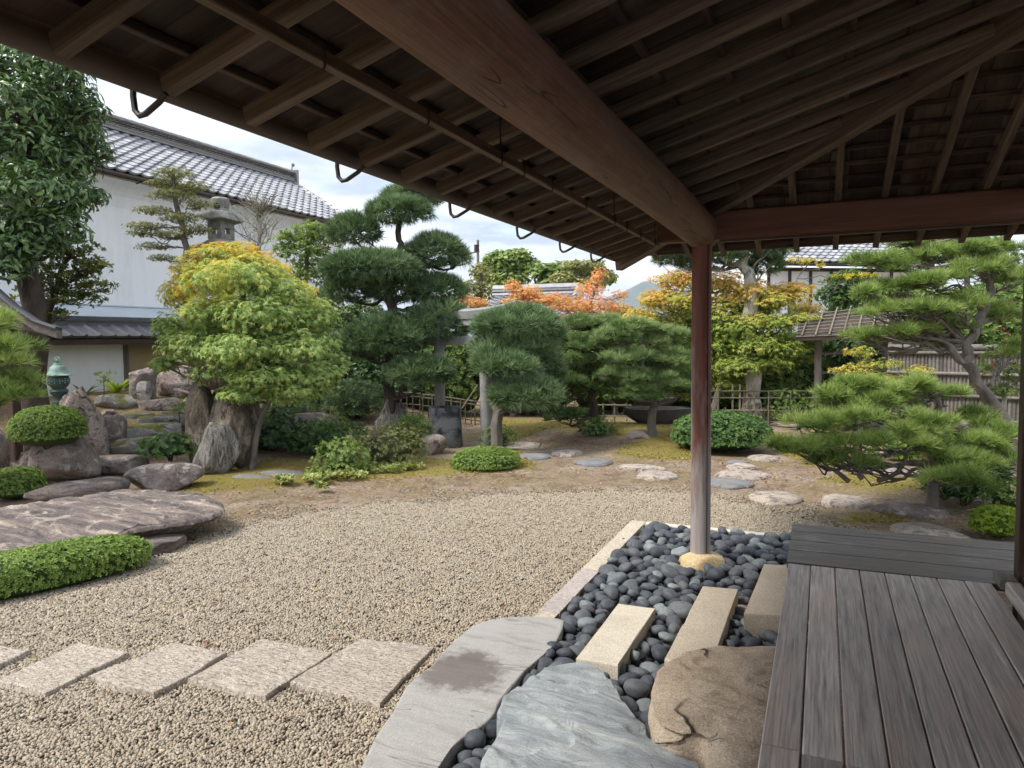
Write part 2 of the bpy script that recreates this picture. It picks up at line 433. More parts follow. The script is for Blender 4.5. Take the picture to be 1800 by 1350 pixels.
def pebm():
    t = NT('dark_pebble'); n = t.noise(t.co('Object', (1, 1, 1), True), 6, 6, .6)
    c = t.ramp(n, [(.3, (.055, .062, .074)), (.7, (.095, .105, .122))])
    v = t.ramp(t.rnd(), [(0, (.55, .57, .62)), (.5, (1.0, 1.0, 1.0)), (.82, (1.45, 1.4, 1.3)), (.92, (1.9, 2.0, 1.75)), (1.0, (2.7, 2.7, 2.4))])
    c = t.mix(t.math('MULTIPLY', t.g(t.noise(t.co('Object', (1, 1, 1), True), 14, 6, .75), .52, .70), .35), c, (.16, .155, .15))
    t.base(t.mix(1.0, c, v, 'MULTIPLY')).rough(t.ramp(n, [(.3, (.55,)*3), (.7, (.7,)*3)])); t.bump(t.noise(t.co(), 60, 4), .15, .003); return t.m
M['pebble'] = pebm()
def gravm():
    t = NT('gravel_stones'); a = t.attr('tint')
    c = t.ramp(a, [(0, (.15, .127, .105)), (.12, (.26, .22, .17)), (.40, (.38, .315, .23)), (.62, (.35, .305, .245)), (.82, (.46, .395, .30)), (.94, (.36, .265, .175)), (1, (.54, .50, .42))])
    n = t.noise(t.co('Object'), 9, 3)
    t.base(c).rough(.75); return t.m
M['gravel'] = gravm()
def groundm():
    t = NT('garden_ground'); co = t.co('Object')
    gv, ms = t.attr('gravel'), t.attr('moss')
    n_b = t.noise(co, .9, 6, .65); n_f = t.noise(co, 30, 6, .75); n_m = t.noise(co, 4.5, 7, .7)
    dirt = t.ramp(n_f, [(.3, (.12, .085, .06)), (.52, (.28, .205, .145)), (.72, (.50, .40, .30))])
    dirt = t.mix(t.math('MULTIPLY', t.g(t.noise(co, 1.7, 5, .7), .52, .62), .8), dirt, t.ramp(n_f, [(.35, (.20, .165, .13)), (.65, (.50, .43, .34))]))
    dirt = t.mix(t.g(n_b, .44, .60), dirt, t.ramp(n_f, [(.35, (.13, .10, .05)), (.65, (.32, .25, .14))]))
    dirt = t.mix(t.math('MULTIPLY', t.g(t.noise(co, 3.1, 8, .78), .50, .58), .6), dirt, t.ramp(n_f, [(.35, (.07, .038, .028)), (.65, (.19, .115, .08))]))
    v = t.vor(co, 85, 'Color')
    sv = t.new('ShaderNodeSeparateXYZ'); t.l.new(v, sv.inputs[0])
    gc = t.ramp(sv.outputs[0], [(0, (.12, .10, .085)), (.35, (.30, .25, .19)), (.7, (.40, .34, .26)), (1, (.52, .47, .38))])
    moss = t.ramp(t.noise(co, 55, 5, .8), [(.3, (.07, .060, .010)), (.55, (.24, .205, .035)), (.75, (.42, .35, .08))])
    moss = t.mix(t.math('MULTIPLY', t.g(t.noise(co, 2.6, 7, .75), .46, .60), .75), moss, t.ramp(n_f, [(.3, (.12, .075, .03)), (.7, (.30, .19, .07))]))
    jm = t.math('MULTIPLY', t.g(t.math('ADD', ms, t.math('MULTIPLY', t.math('SUBTRACT', n_m, .5), 1.8)), .32, .60), .92)
    jg = t.g(t.math('ADD', gv, t.math('MULTIPLY', t.math('SUBTRACT', n_m, .5), .8)), .42, .6)
    c = t.mix(jm, dirt, moss); c = t.mix(jg, c, gc)
    t.base(c).rough(.95)
    t.bump(n_f, .5, .02); t.bump(t.noise(co, 120, 3, .7), .7, .01)
    return t.m
M['ground'] = groundm()
def plasterm(name, c, dirty):
    t = NT(name); co = t.co('Object'); n = t.noise(co, .7, 8, .7); f = t.noise(t.co('Object', (1, 3, .35)), 2.2, 7, .7)
    cc = t.mix(t.math('MULTIPLY', t.g(t.math('MULTIPLY', t.math('ADD', n, f), .5), .46, .62), .55), c, dirty)
    t.base(cc).rough(.9); return t.m
M['plaster'] = plasterm('white_plaster', (.86, .865, .87), (.66, .67, .68))
M['plaster_low'] = plasterm('wall_plaster', (.78, .79, .79), (.66, .67, .67))
M['ochre'] = plasterm('ochre_plaster', (.33, .25, .13), (.26, .2, .12))
def tilem(name, lo, hi):
    t = NT(name); n = t.noise(t.co('Object', (1, 1, 1), True), 7, 5, .6)
    c = t.ramp(n, [(.3, lo), (.7, hi)])
    t.base(t.mix(1.0, c, t.ramp(t.rnd(), [(0, (.75,)*3), (1, (1.2,)*3)]), 'MULTIPLY')).rough(.38); t.b.inputs['Specular IOR Level'].default_value = .6
    return t.m
M['tile'] = tilem('silver_grey_tile', (.25, .255, .275), (.42, .43, .46))
M['tile_dark'] = tilem('dark_coping_tile', (.055, .058, .066), (.10, .105, .118))
M['tile_old'] = tilem('weathered_tile', (.13, .125, .12), (.26, .25, .235))
M['metal_sheet'] = plain('pale_metal_sheet', (.50, .56, .62), .35, .3, .1, 1.5)
M['bronze'] = stone('verdigris_bronze', [(.10, .17, .15), (.26, .39, .34), (.36, .5, .44)], 6, bump=.15, bd=.01, rough=.6, speck=.15)
M['bronze_dark'] = stone('dark_verdigris', [(.025, .05, .045), (.08, .14, .125)], 8, bump=.15, bd=.01, rough=.6, speck=.15)
M['bamboo'] = wood('aged_bamboo', (.13, .11, .08), (.25, .215, .16), rough=.5)
M['bamboo_grey'] = wood('grey_bamboo', (.12, .105, .092), (.215, .195, .175), rough=.6)
M['thatch'] = wood('brown_thatch', (.05, .035, .025), (.13, .09, .065))
M['black'] = plain('dark_opening', (.012, .011, .01), .9)
M['rope'] = plain('dark_rope', (.02, .016, .012), .9)
# foliage: colour runs with the leaf's own 'tint'
M['needle_dark'] = leafm('dark_pine_needles', [(.02, .045, .018), (.07, .125, .055), (.16, .245, .115), (.30, .39, .22)], .22)
M['needle_mid'] = leafm('mid_pine_needles', [(.025, .05, .016), (.09, .15, .05), (.19, .275, .10), (.34, .42, .20)], .25)
M['needle_bright'] = leafm('bright_pine_needles', [(.035, .065, .018), (.14, .215, .055), (.29, .385, .11), (.47, .54, .23)], .3)
M['maple'] = leafm('maple_leaves', [(.10, .18, .045), (.25, .36, .11), (.41, .51, .19), (.57, .57, .15), (.70, .54, .09), (.72, .40, .07)], .38)
M['maple_red'] = leafm('red_maple_leaves', [(.55, .50, .16), (.70, .46, .18), (.74, .37, .17), (.72, .28, .14)], .4)
M['maple_back'] = leafm('turning_maple_leaves', [(.15, .23, .05), (.29, .37, .08), (.48, .48, .11), (.66, .48, .12), (.70, .36, .14)], .4)
M['broad'] = leafm('glossy_broad_leaves', [(.025, .05, .018), (.06, .12, .04), (.12, .205, .07), (.22, .31, .11)], .2, .35, .5)
M['broad_mid'] = leafm('mid_green_leaves', [(.055, .095, .025), (.14, .215, .055), (.25, .34, .10), (.38, .44, .15)], .35)
M['olive'] = leafm('olive_leaves', [(.08, .09, .035), (.18, .19, .07), (.29, .30, .12), (.38, .37, .16)], .3)
M['clip'] = leafm('clipped_bush_leaves', [(.04, .075, .015), (.115, .185, .032), (.21, .31, .06), (.32, .41, .12)], .25)
M['clip_dark'] = leafm('azalea_leaves', [(.025, .06, .018), (.07, .145, .04), (.13, .225, .06), (.23, .31, .09)], .22)
M['lime'] = leafm('lime_leaves', [(.10, .18, .015), (.24, .36, .03), (.38, .48, .06), (.5, .55, .12)], .35)
M['variegated'] = leafm('variegated_leaves', [(.09, .15, .03), (.18, .26, .05), (.40, .42, .14), (.58, .56, .28)], .25)
M['mossy'] = leafm('moss_sprigs', [(.09, .08, .012), (.22, .20, .03), (.36, .32, .06), (.36, .22, .06)], .2)
M['yellow'] = leafm('yellow_leaves', [(.30, .30, .03), (.50, .42, .04), (.62, .48, .06)], .4)
M['olive_dark'] = leafm('dark_olive_leaves', [(.04, .06, .015), (.10, .13, .03), (.19, .22, .05), (.29, .30, .08)], .3)
M['flower'] = leafm('pink_flowers', [(.5, .06, .10), (.65, .12, .16)], .2)

# ------------------------------------------------------------------ rocks and slabs
def ico(sub):
    bm = bmesh.new(); bmesh.ops.create_icosphere(bm, subdivisions=sub, radius=1)
    V = np.array([v.co[:] for v in bm.verts]); Fc = np.array([[v.index for v in f.verts] for f in bm.faces]); bm.free()
    return V, Fc
ICO = {k: ico(k) for k in (1, 2, 3, 4, 5)}
def rock_shape(size, seed, sub=4, pw=3.0, cuts=9, rough=.10, taper=0, lean=(0, 0), cutd=(.62, .95)):
    V, Fc = ICO[sub]; V = V.copy(); rs = RS(seed)
    k = (np.abs(V) ** pw).sum(1) ** (1 / pw); V = V / k[:, None]
    for i in range(cuts):
        n = rs.randn(3); n[2] = n[2] * .8 + .15; n /= np.linalg.norm(n); d = rs.uniform(*cutd)
        ex = np.maximum(V @ n - d, 0); V = V - ex[:, None] * n * .92
    off = rs.rand(3) * 50
    q = V * 1.3 + off
    V = V * (1 + rough * fbm(q, 4, seed) + rough * .35 * fbm(q * 5, 3, seed + 9))[:, None]
    zz = V[:, 2:3]; V[:, :2] *= 1 - taper * (zz * .5 + .5)
    V[:, 0] += lean[0] * V[:, 2]; V[:, 1] += lean[1] * V[:, 2]
    s = np.array(size) / 2
    V = V / np.abs(V).max(0) * s
    V[:, 2] += s[2]
    return V, Fc
def rock(name, label, cat, base, size, mt, seed, rotz=0, sink=.15, sub=4, group=None, parent=None, **kw):
    V, Fc = rock_shape((size[0], size[1], size[2] * (1 + sink)), seed, sub, **kw)
    V[:, 2] -= size[2] * sink
    me = mesh_np(name, V, Fc, mt)
    o = link(name, me, parent, base, (0, 0, rotz), label=label, category=cat, group=group)
    return o
def rpx(name, label, cat, x0, x1, ytop, ybase, mt, seed, dep=.8, rot=None, group=None, z=None, **kw):
    """a rock whose foot is seen at ybase and whose outline spans x0..x1, ytop..ybase"""
    if z is None: p, D = hit((x0 + x1) / 2, ybase)
    else:
        p = G((x0 + x1) / 2, ybase, z); D = float(np.linalg.norm((p - [0, 0, EYE])) / np.linalg.norm(ray((x0+x1)/2, ybase)))
    w = (x1 - x0) * D / F; h = max(.06, (ybase - ytop) * D / F)
    dirv = ray((x0 + x1) / 2, ybase); dirv = np.array([dirv[0], dirv[1]]); dirv /= np.linalg.norm(dirv)
    dd = w * dep
    # the top surface is seen too: part of the height on screen is depth
    el = max(0.02, (EYE - p[2] - h) / D)
    h = max(.05, h - dd * .55 * el)
    c = p + np.array([dirv[0], dirv[1], 0]) * dd * .42
    ang = math.atan2(dirv[1], dirv[0]) - math.pi / 2 if rot is None else rot
    return rock(name, label, cat, c, (w, dd, h), mt, seed, ang, group=group, **kw)
def catmull(P, n):
    P = np.asarray(P, float); m = len(P); out = []
    seg = np.linalg.norm(np.roll(P, -1, 0) - P, axis=1); tot = seg.sum()
    for i in range(m):
        k = max(2, int(round(n * seg[i] / tot)))
        p0, p1, p2, p3 = P[i-1], P[i], P[(i+1) % m], P[(i+2) % m]
        for j in range(k):
            t = j / k
            out.append(.5 * ((2*p1) + (-p0+p2)*t + (2*p0-5*p1+4*p2-p3)*t*t + (-p0+3*p1-3*p2+p3)*t**3))
    return np.array(out)
def linear(P, n):
    P = np.asarray(P, float); m = len(P); out = []
    seg = np.linalg.norm(np.roll(P, -1, 0) - P, axis=1); tot = seg.sum()
    for i in range(m):
        k = max(2, int(round(n * seg[i] / tot)))
        for j in range(k): out.append(P[i] + (P[(i+1) % m] - P[i]) * j / k)
    return np.array(out)
def outline_rock(name, label, cat, P, ztop, thick, mt, seed=0, sharp=False, dome=.0, bev=.02, nz=.008, edge=.01, n=110, under=.0, group=None, tilt=(0, 0), rings=16, ridges=0, parent=None, fz=2.2, terrace=0):
    """stone whose top outline is P (x, y) at height ztop"""
    P = np.array([p[:2] for p in P]); A = linear(P, n) if sharp else catmull(P, n)
    area = 0.5 * (A[:, 0] * np.roll(A[:, 1], -1) - np.roll(A[:, 0], -1) * A[:, 1]).sum()
    if area < 0: A = A[::-1]
    c = A.mean(0); m = len(A)
    nb = fbm(np.c_[A * 5, np.zeros(m) + seed], 4, seed)
    d = A - c; L = np.linalg.norm(d, axis=1); A = c + d * (1 + edge * nb / L)[:, None]; d = A - c; L = np.linalg.norm(d, axis=1)
    V, lev = [], []
    fr = list(np.linspace(.04, 1, rings) ** .8)
    for f in fr:
        q = c + d * (f - (bev / L) * (f == 1))[:, None] if f < 1 else c + d * (1 - bev / L)[:, None]
        if f > .97 and f < 1: q = c + d * (f - bev / L)[:, None]
        V.append(np.c_[q, np.full(m, dome * (1 - f ** 2.4))])
    V.append(np.c_[c + d * (1 - bev * .25 / L)[:, None], np.full(m, -bev * .35)])
    V.append(np.c_[A, np.full(m, -bev)])
    for k in (.35, .7, 1.0):
        V.append(np.c_[c + d * (1 - under * k / L + .012 * nb / L)[:, None], np.full(m, -bev - (thick - bev) * k)])
    V = np.concatenate(V)
    V = np.r_[V, [[c[0], c[1], dome]]]
    pz = np.c_[V[:, :2] * fz, V[:, 2] * 2]
    hgt = fbm(pz, 5, seed)
    top = np.clip((V[:, 2] + bev * 2) / (bev * 2), 0, 1)
    V[:, 2] += nz * hgt * (.3 + .7 * top)
    if ridges:
        t = V[:, 0] * .35 + V[:, 1] * 1.0 + .35 * fbm(V * 1.3, 3, seed + 4)
        V[:, 2] += ridges * (np.abs(((t * 2.6) % 1) - .5) * 2 - .5) * top * (.5 + .5 * fbm(V * 2, 3, seed + 7))
    if terrace:
        q_ = fbm(V * [1.1, 2.6, 1] + seed, 5, seed + 11) * 4.0 + (V[:, 0] * .5 + V[:, 1]) * 1.2
        V[:, 2] += terrace * (np.floor(q_) + sstep(((q_ % 1) - .80) / .20) - q_) * top
    V[:, 2] += (V[:, 0] - c[0]) * tilt[0] + (V[:, 1] - c[1]) * tilt[1]
    Fq = []
    R = len(V) // m
    j = np.arange(m); k = (j + 1) % m
    for i in range(R - 1): Fq.append(np.c_[i*m+j, (i+1)*m+j, (i+1)*m+k, i*m+k])
    Fq = np.concatenate(Fq); Ft = np.c_[np.full(m, R*m), j, k]
    zb = ztop - thick
    V -= np.array([c[0], c[1], -thick])
    me = mesh_np(name, V, [Fq, Ft], mt)
    if hasattr(me, 'set_sharp_from_angle'): me.set_sharp_from_angle(angle=math.radians(50))
    return link(name, me, parent, (c[0], c[1], zb), label=label, category=cat, group=group)
def Gs(pts, z): return [G(x, y, z) for x, y in pts]

# ------------------------------------------------------------------ foliage
def tuft_t(n=14, L=.09, w=.0035, spread=.75, seed=0):
    rs = RS(seed); V = []; Fc = []
    for i in range(n):
        a = rs.rand() * 6.283; th = spread * math.sqrt(rs.rand()) * 1.1
        d = np.array([math.sin(th) * math.cos(a), math.sin(th) * math.sin(a), math.cos(th)])
        l = L * rs.uniform(.75, 1.1); s = np.cross(d, rs.randn(3)); s /= np.linalg.norm(s); o = d * l * .08
        b = len(V); V += [o - s * w, o + s * w, d * l + s * w * .2]; Fc.append((b, b+1, b+2))
    return np.array(V), np.array(Fc)
def maple_t(r=.04, lobes=5, droop=.25):
    V = [(0, 0, 0)]; n = lobes
    for i in range(n):
        a = math.radians(-125 + 250 * i / (n - 1)) + math.pi / 2; lr = r * (1.15 if i == n // 2 else .95 if 0 < i < n-1 else .65)
        V.append((lr * math.cos(a), lr * math.sin(a), -droop * lr))
        if i < n - 1:
            a2 = a + math.radians(250 / (n - 1) / 2); V.append((r*.34*math.cos(a2), r*.34*math.sin(a2), -.02 * r))
    m = len(V) - 1
    return np.array(V), np.array([(0, i, i + 1) for i in range(1, m)])
def ovate_t(l=.06, w=.03, fold=.25, droop=.15):
    V = [(0, 0, 0), (-w/2, l*.4, fold*w/2), (-w*.42, l*.7, fold*w/2 - droop*l*.4), (0, l, -droop*l), (w*.42, l*.7, fold*w/2 - droop*l*.4), (w/2, l*.4, fold*w/2), (0, l*.5, -droop*l*.2)]
    return np.array(V), np.array([(0, 6, 1), (1, 6, 2), (2, 6, 3), (3, 6, 4), (4, 6, 5), (5, 6, 0)])
def card_t(l=.06, w=.035, fold=.3):
    V = [(0, 0, 0), (-w/2, l*.5, fold*w/2), (0, l, 0), (w/2, l*.5, fold*w/2)]
    return np.array(V), np.array([(0, 2, 1), (0, 3, 2)])
def sprig_t(n=6, l=.03, w=.014, seed=0, up=.6):
    """a twig end carrying n small leaves"""
    rs = RS(seed); V = []; Fc = []
    cv, cf = card_t(l, w)
    for i in range(n):
        a = 6.283 * i / n + rs.rand(); e = rs.uniform(.1, 1.1) * up
        ca, sa, ce, se = math.cos(a), math.sin(a), math.cos(e), math.sin(e)
        m = np.array([[ca, -sa*ce, sa*se], [sa, ca*ce, -ca*se], [0, se, ce]])
        b = len(V); s = rs.uniform(.8, 1.15); V += list((m @ (cv * s).T).T + [0, 0, l * .25 * (i % 2)]); Fc += [tuple(b + k for k in f) for f in cf]
    return np.array(V), np.array(Fc)
T = {'tuft': [tuft_t(11, .125, .0050, .85, s) for s in range(5)], 'tuft_far': [tuft_t(11, .125, .0050, .85, s) for s in range(5)],
     'tuft_long': [tuft_t(12, .12, .0036, 1.0, s) for s in range(5)],
     'maple': [maple_t(.042, 7), maple_t(.038, 5, .4)], 'maple_s': [maple_t(.036, 5, .3)],
     'ovate': [ovate_t(.16, .055, .3, .25), ovate_t(.14, .05, .2, .35)], 'ovate_s': [ovate_t(.07, .03), ovate_t(.06, .026, .3, .3)],
     'card': [card_t(.05, .028)], 'card_l': [card_t(.09, .05)], 'card_xl': [card_t(.16, .1)],
     'sprig': [sprig_t(6, .028, .013, s) for s in range(4)], 'sprig_s': [sprig_t(5, .02, .010, s) for s in range(4)],
     'sprig_l': [sprig_t(7, .05, .022, s) for s in range(4)], 'sprig_b': [sprig_t(6, .075, .036, s, .9) for s in range(4)], 'sprig_xl': [sprig_t(6, .12, .06, s, .9) for s in range(4)],
     'lance': [sprig_t(7, .11, .018, s, .9) for s in range(4)]}
def stamp(P, Dz, temps, scale, rs, yaxis=None):
    """copies of a small template at P, its z axis along Dz"""
    P = np.asarray(P); N = len(P); Vs, Fs, own = [], [], []; off = 0
    Dz = Dz / (np.linalg.norm(Dz, axis=1)[:, None] + 1e-9)
    r = rs.randn(N, 3) if yaxis is None else yaxis + rs.randn(N, 3) * .25
    X = np.cross(r, Dz) if yaxis is not None else np.cross(Dz, r)
    X /= np.linalg.norm(X, axis=1)[:, None] + 1e-9; Y = np.cross(Dz, X)
    sc = np.full(N, scale) * rs.uniform(.8, 1.2, N); which = rs.randint(0, len(temps), N)
    for k, (tv, tf) in enumerate(temps):
        s = np.where(which == k)[0]
        if not len(s): continue
        V = P[s][:, None, :] + sc[s][:, None, None] * (tv[None, :, 0:1] * X[s][:, None, :] + tv[None, :, 1:2] * Y[s][:, None, :] + tv[None, :, 2:3] * Dz[s][:, None, :])
        Vs.append(V.reshape(-1, 3)); Fs.append((tf[None] + (np.arange(len(s)) * len(tv))[:, None, None]).reshape(-1, tf.shape[1]) + off)
        own.append(np.repeat(s, len(tv))); off += len(s) * len(tv)
    return np.concatenate(Vs), np.concatenate(Fs), np.concatenate(own)
def leaves(name, P, Dz, tint, kind, scale, mt, parent, seed=0, core=None, yaxis=None, stuff=True, origin=None):
    rs = RS(seed)
    V, Fc, own = stamp(P, Dz, T[kind], scale, rs, yaxis)
    tn = np.asarray(tint)[own]
    if kind.startswith('tuft'): tn = tn + np.where((np.arange(len(own)) % 3) == 2, .16, -.10)
    tn = np.clip(tn, 0, 1)
    F_ = [Fc]
    if core is not None:
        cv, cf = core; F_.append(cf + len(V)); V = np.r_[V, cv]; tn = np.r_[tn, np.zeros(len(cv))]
    off = np.array(parent.location) if parent is not None else np.zeros(3)
    if origin is not None: off = np.array(origin)
    me = mesh_np(name, V - off, F_, mt, smooth=False, attrs={'tint': tn})
    pr = {'kind': 'stuff'} if stuff else {}
    return link(name, me, parent, (0, 0, 0) if parent is not None else off, **pr)
def dome_pts(c, r, n, rs, zlow=.35, shell=.4, lump=.22, seed=0):
    """points and outward directions on a lumpy cushion; flatter below"""
    d = rs.randn(n, 3); d /= np.linalg.norm(d, axis=1)[:, None]
    d[:, 2] = np.where(rs.rand(n) < .55, np.abs(d[:, 2]), d[:, 2])
    rad = 1 - shell * rs.rand(n) ** 2
    rad = rad * (1 + lump * fbm(d * 2.2 + seed * 7.7, 3, seed))
    R = np.array(r)[None] * np.ones((n, 3)); R[:, 2] = np.where(d[:, 2] < 0, R[:, 2] * zlow, R[:, 2])
    return np.array(c) + d * rad[:, None] * R, d / (R / R.max())
def blob_world(b, D0):
    px, py, rx, ry = b[:4]; dD = b[4] if len(b) > 4 else 0; D = D0 + dD
    return at(px, py, D), np.array([rx * D / F, rx * D / F * .85, ry * D / F])
def smooth(P, it=2):
    P = np.asarray(P, float)
    for _ in range(it):
        a, b = P[:-1], P[1:]
        Q = np.empty((2 * len(a), 3)); Q[0::2] = a * .75 + b * .25; Q[1::2] = a * .25 + b * .75
        P = np.vstack([P[:1], Q, P[-1:]])
    return P
def limb_path(p0, p1, rs, sag=.12, n=7, wig=.06):
    p0, p1 = np.array(p0, float), np.array(p1, float); t = np.linspace(0, 1, n)[:, None]; L = np.linalg.norm(p1 - p0)
    P = p0 + (p1 - p0) * t; P[:, 2] -= (np.sin(t[:, 0] * math.pi) * sag * L)
    P[1:-1] += rs.randn(n - 2, 3) * wig * L
    return smooth(P, 1)
def make_tree(name, label, cat, base, trunk, r0, blobs, D0, kind, dens, scale, mt, bark, seed=1, group=None, up=.6, zlow=.35, tintf=None, shell=.4, lump=.22, limbr=.35,
              twigs=5, droop=0, tint0=.45, clusters=0, inner=0, leafn=0, sag=.1):
    """trunk: list of world points; blobs: cushions of foliage (px, py, rx, ry, dD)"""
    rs = RS(seed); root = thing(name, label, cat, base, group)
    tr = np.array(trunk, float); m = MB(); n = len(tr)
    k = 3; tt = np.linspace(0, n - 1, (n - 1) * k + 1)
    pts = np.array([[np.interp(t, np.arange(n), tr[:, a]) for a in range(3)] for t in tt])
    pts[1:-1] += rs.randn(len(pts) - 2, 3) * r0 * .22
    m.tube(pts, np.linspace(r0, r0 * .35, len(pts)), 12, wob=.18, seed=seed)
    part('trunk', m, bark, root, True)
    mb = MB(); PS, DS, TS = [], [], []
    zs = [blob_world(b, D0) for b in blobs]; zmin = min(c[2] - r[2] for c, r in zs); zmax = max(c[2] + r[2] for c, r in zs)
    for i, (c, r) in enumerate(zs):
        dist = np.linalg.norm(pts - (c - [0, 0, r[2] * .8]), axis=1) + np.maximum(pts[:, 2] - c[2], 0) * 3
        j = int(np.argmin(dist)); L = np.linalg.norm(c - pts[j]); lr = max(.008, r0 * limbr * min(1, .4 + L * .4))
        end = c - [0, 0, r[2] * .2]
        P = limb_path(pts[j], end, rs, sag=sag); mb.tube(P, np.linspace(lr, lr * .4, len(P)), 6)
        for q in range(twigs):
            a = rs.rand() * 6.283; e = c + np.array([math.cos(a) * r[0] * .75, math.sin(a) * r[1] * .75, r[2] * rs.uniform(-.1, .4)])
            P2 = limb_path(P[rs.randint(2, len(P))], e, rs, .05, 5, .09); mb.tube(P2, np.linspace(lr * .42, .004, len(P2)), 5, cap=False)
        area = r[0] * r[1] * 3.14 + 2.5 * r[0] * r[2]
        if clusters:
            nc = max(4, int(clusters * area)); cp, cd = dome_pts(c, r, nc, rs, zlow, .55, lump, seed + i)
            for q in range(nc):
                if rs.rand() < .6:
                    P3 = limb_path(P[-2] * .5 + P[-1] * .5, cp[q] - [0, 0, .03], rs, .03, 4, .08); mb.tube(P3, np.linspace(lr * .3, .003, len(P3)), 4, cap=False)
            per = int(dens / clusters); rc = .15 * rs.uniform(.7, 1.3, nc)
            dd = rs.randn(nc * per, 3); dd /= np.linalg.norm(dd, axis=1)[:, None]; dd[:, 2] = np.abs(dd[:, 2]) * .8 - .12
            rr = np.repeat(rc, per) * rs.rand(nc * per) ** .5
            p = np.repeat(cp, per, 0) + dd * rr[:, None] * [1, 1, .6]; dz = dd * .8 + [0, 0, up] + rs.randn(nc * per, 3) * .2
            tn = tint0 + np.repeat(rs.randn(nc) * .13, per) + rs.randn(nc * per) * .13
        else:
            nn = int(dens * area); p, nd = dome_pts(c, r, nn, rs, zlow, shell, lump, seed + i)
            nd /= np.linalg.norm(nd, axis=1)[:, None]
            dz = nd * .75 + [0, 0, up] + rs.randn(nn, 3) * .28
            tn = tint0 + rs.randn(nn) * .20 + .25 * fbm(p * 4, 2, seed)
        if tintf is not None: tn = tintf(p, tn, (p[:, 2] - zmin) / (zmax - zmin), rs)
        PS.append(p); DS.append(dz); TS.append(tn)
    if mb.v: part('branches', mb, bark, root, True)
    P, Dz, tn = np.concatenate(PS), np.concatenate(DS), np.concatenate(TS)
    ya = None
    if droop:
        ya = np.c_[rs.randn(len(P), 2), np.full(len(P), -droop)]
    if leafn:
        d = np.linalg.norm(P - [0, 0, EYE], axis=1) + rs.rand(len(P)) * .35
        o = np.argsort(d); near, far = o[:leafn], o[leafn:]
        lm = []
        for i_, (tv, tf) in enumerate(T[kind]):
            for tt_ in (.25, .5, .75): lm.append(mesh_np('leaf', tv, tf, mt, False, {'tint': np.full(len(tv), tt_)}))
        off = np.array(root.location)
        for q in near:
            z = Vector(Dz[q]).normalized(); y = Vector(ya[q]) if ya is not None else Vector(rs.randn(3)); x = y.cross(z).normalized(); y = z.cross(x)
            o_ = link('leaf', lm[rs.randint(0, len(lm))], root, P[q] - off); o_.rotation_euler = Matrix((x, y, z)).transposed().to_euler(); s_ = scale * rs.uniform(.8, 1.2); o_.scale = (s_,) * 3
        P, Dz, tn = P[far], Dz[far], tn[far]; ya = ya[far] if ya is not None else None
    leaves('foliage', P, Dz, tn, kind, scale, mt, root, seed, yaxis=ya)
    return root
def clipped(name, label, cat, c, r, mt, kind='sprig', dens=900, scale=1.0, seed=0, pw=2.4, zlow=.5, group=None, rotz=0, tint0=.5, lump=.05, loose=0, core=.9):
    """a sheared round bush: dark inside, dense leaf shell"""
    rs = RS(seed); c = np.array(c, float); r = np.array(r, float)
    root = thing(name, label, cat, (c[0], c[1], c[2] - r[2] * zlow), group)
    area = 2 * math.pi * (r[0] * r[1] + r[0] * r[2] + r[1] * r[2]) / 3 * 2 * .75
    n = int(area * dens); d = rs.randn(n, 3); d /= np.linalg.norm(d, axis=1)[:, None]
    d[:, 2] = np.where(d[:, 2] < -.3, -d[:, 2], d[:, 2])
    k = (np.abs(d) ** pw).sum(1) ** (1 / pw); s = d / k[:, None]
    s = s * (1 - .14 * rs.rand(n) ** 2 + lump * fbm(d * 3 + seed, 3, seed) + loose * rs.rand(n))[:, None]
    R = np.tile(r, (n, 1)); R[:, 2] = np.where(s[:, 2] < 0, R[:, 2] * zlow, R[:, 2])
    p = s * R; ca, sa = math.cos(rotz), math.sin(rotz)
    def ro(a): return np.c_[a[:, 0]*ca - a[:, 1]*sa, a[:, 0]*sa + a[:, 1]*ca, a[:, 2]]
    nd = d / (r / r.max()); nd /= np.linalg.norm(nd, axis=1)[:, None]
    P = ro(p) + c; N = ro(nd) * .9 + [0, 0, .35] + rs.randn(n, 3) * .3
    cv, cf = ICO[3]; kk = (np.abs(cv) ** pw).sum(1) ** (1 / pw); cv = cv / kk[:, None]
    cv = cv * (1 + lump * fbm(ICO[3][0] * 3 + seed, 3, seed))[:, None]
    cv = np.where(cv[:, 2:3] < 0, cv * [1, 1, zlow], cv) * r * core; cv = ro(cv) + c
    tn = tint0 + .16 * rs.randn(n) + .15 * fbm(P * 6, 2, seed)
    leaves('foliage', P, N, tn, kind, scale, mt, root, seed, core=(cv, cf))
    m = MB(); b = np.array(root.location)
    for i in range(4):
        a = rs.rand() * 6.28; e = c + [math.cos(a)*r[0]*.5, math.sin(a)*r[1]*.5, 0]
        m.tube([b + [math.cos(a)*.03, math.sin(a)*.03, -.05], (b+e)/2, e], [.012, .01, .006], 5)
    part('stems', m, M['bark'], root, True)
    return root
def cpx(name, label, cat, x0, x1, ytop, ybase, mt, dep=.9, z=None, **kw):
    if z is None: p, D = hit((x0 + x1) / 2, ybase)
    else: p = G((x0+x1)/2, ybase, z); D = float(p[1] / ray((x0+x1)/2, ybase)[1])
    D2 = D
    w = (x1 - x0) * D / F / 2; h = (ybase - ytop) * D / F
    dv = ray((x0 + x1) / 2, ybase)[:2]; dv /= np.linalg.norm(dv)
    dd = w * dep
    zl = kw.pop('zlow', .55)
    el = (EYE - p[2] - h * .6) / D
    rz = max(.05, (h - dd * el * .8) / (1 + zl)) 
    c = p + np.array([dv[0] * dd * .85, dv[1] * dd * .85, rz * zl])
    return clipped(name, label, cat, c, (w, dd, rz), mt, rotz=math.atan2(dv[1], dv[0]) - math.pi/2, zlow=zl, **kw)
